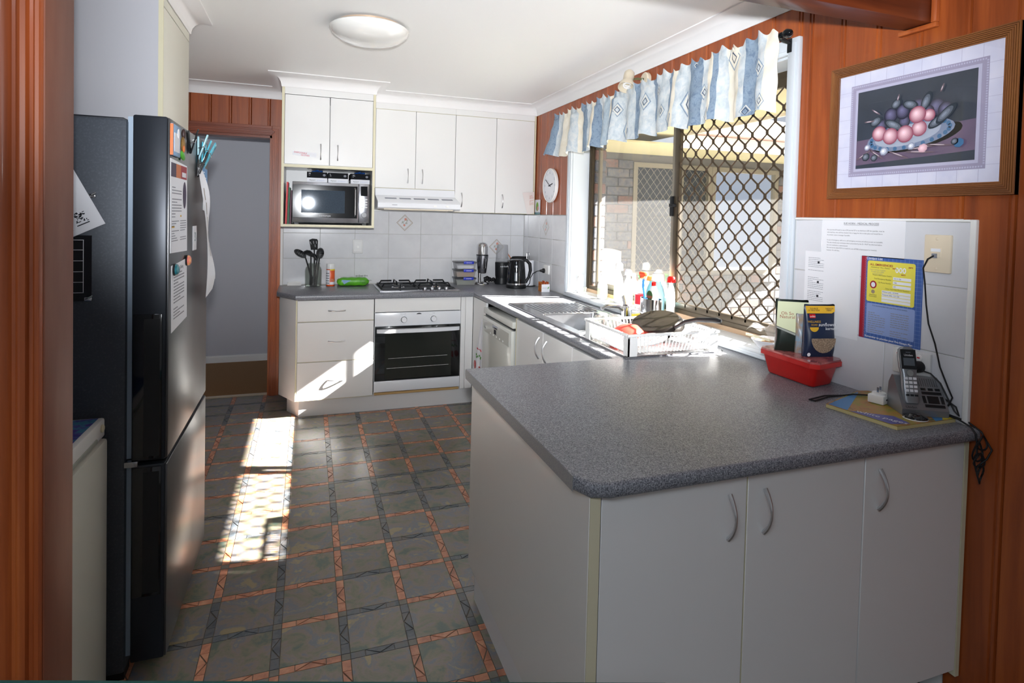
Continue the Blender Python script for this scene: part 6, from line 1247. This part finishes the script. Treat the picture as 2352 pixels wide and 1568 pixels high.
for (u, v, a, L) in ((.36, .5, -.5, .1), (.63, .73, 1.2, .08), (.73, .48, .55, .09), (.5, .72, -.3, .07), (.79, .55, .75, .1), (.38, .76, .7, .05), (.2, .58, .5, .06)): graded(u, v, L, .055, LEAF, 'painted_leaf', a, n=16); ART += 1
for (u, v, r) in ((.66, .56, .05), (.235, .42, .066), (.585, .42, .064), (.34, .37, .07), (.47, .375, .072), (.57, .585, .07)): graded(u, v, r, r*1.45, PEACH, 'painted_peach'); ART += 1
for (u, v, a, L) in ((.1, .17, .5, .09), (.22, .16, -.6, .08), (.42, .13, -.4, .1), (.62, .19, .05, .13), (.75, .2, -.12, .12), (.6, .14, -.1, .13), (.4, .83, 1.3, .03), (.76, .85, 1.2, .035), (.2, .7, -.6, .05), (.14, .59, 0, .05)): graded(u, v, L, .012, STEM, 'painted_stem', a, n=10)
ART += 1
for (u, v, m, r) in ((.29, .19, WHITE, .04), (.53, .22, WHITE, .035), (.625, .18, PEACH[3:], .04), (.9, .2, ['art_blue'], .04), (.87, .22, LEAF, .03), (.13, .26, WHITE, .03), (.12, .14, LEAF, .04), (.2, .12, LEAF, .035)): graded(u, v, r, r*1.3, m, 'painted_flower', .5, n=7)
flat_art([(AY0, AZ0), (AY1, AZ0), (AY1, AZ0+.03), (AY0, AZ0+.012)], 'art_dark', 6, 'painted_edge')
B().box(-.0275, -.0272, y1+fw_, y0-fw_, z0+fw_, z1-fw_).build('glass', 'paint_glass', pf)
# ------------------------------------------------------------ outside things
ch = T('plastic_chair', 'white plastic garden chair against the brick wall outside the window', 'chair', (.62, -.6, -.1))
b = B(); b.grid(lambda u, v: (.42+.4*u, -.38-.03*math.sin(u*3.14), .34+.9*v-.03*(2*u-1)**2), 10, 6); o_ = b.build('backrest', 'white_plastic', ch); md = o_.modifiers.new('s', 'SOLIDIFY'); md.thickness = .02
B().box(.40, .86, -.86, -.40, .32, .345, bev=.01).build('seat', 'white_plastic', ch)
for x, y in ((.42, -.84), (.84, -.84), (.42, -.42), (.84, -.42)): B().tube([(x, y, -.1), (x, y, .33)], [.022, .028], seg=8).build('leg', 'white_plastic', ch)
for x in (.40, .86): B().tube([(x, -.40, .9), (x, -.5, .78), (x, -.78, .62), (x, -.84, .33)], .022, seg=8).build('armrest', 'white_plastic', ch)
def plant(name, label, x, y, z, n, hh, seed, cat='plant', group=None):
    rr = random.Random(seed); o = T(name, label, cat, (x, y, z), group=group)
    for k in range(n):
        a = rr.uniform(0, 6.28); L = hh*rr.uniform(.6, 1.1); d = Vector((math.cos(a), math.sin(a), 0)); w2 = .03*rr.uniform(.7, 1.3); sd = d.cross(Vector((0, 0, 1))); b = B()
        b.grid(lambda u, v: Vector((x, y, z))+d*(L*.6*v*v)+Vector((0, 0, L*(v-.45*v*v)))+sd*((u-.5)*2*w2*math.sin(math.pi*min(.98, .08+v*.9))), 2, 7); b.build('leaf', 'leaf', o)
plant('strap_plant', 'bright green strappy plant outside below the right window', 1.75, -.78, -.1, 16, .85, 3, group='plants outside the window'); plant('strap_plant', 'second strappy green plant nearer the grille corner outside', 1.0, -2.15, -.1, 20, 1.0, 8, group='plants outside the window')
tr = T('tree', 'green tree rising beyond the neighbouring roof', 'tree', (9, 2.5, -.1)); B().tube([(9, 2.5, -.1), (9.1, 2.6, 2), (9, 2.5, 4)], [.18, .14, .08], seg=8).build('trunk', 'trunk', tr)
b = B(); rr = random.Random(2)
for k in range(900):
    p = Vector((rr.gauss(0, 1), rr.gauss(0, 1), rr.gauss(0, .8))); p = Vector((9, 2.5, 4.6))+p*.9; a, e = rr.uniform(0, 6.28), rr.uniform(-1, 1); u_ = Vector((math.cos(a), math.sin(a), e)).normalized()*.12; v_ = Vector((-math.sin(a), math.cos(a), .3)).normalized()*.06
    b.bm.faces.new([b.bm.verts.new(p-u_), b.bm.verts.new(p+v_), b.bm.verts.new(p+u_), b.bm.verts.new(p-v_)])
b.build('foliage', 'leaf', tr, kind='stuff')
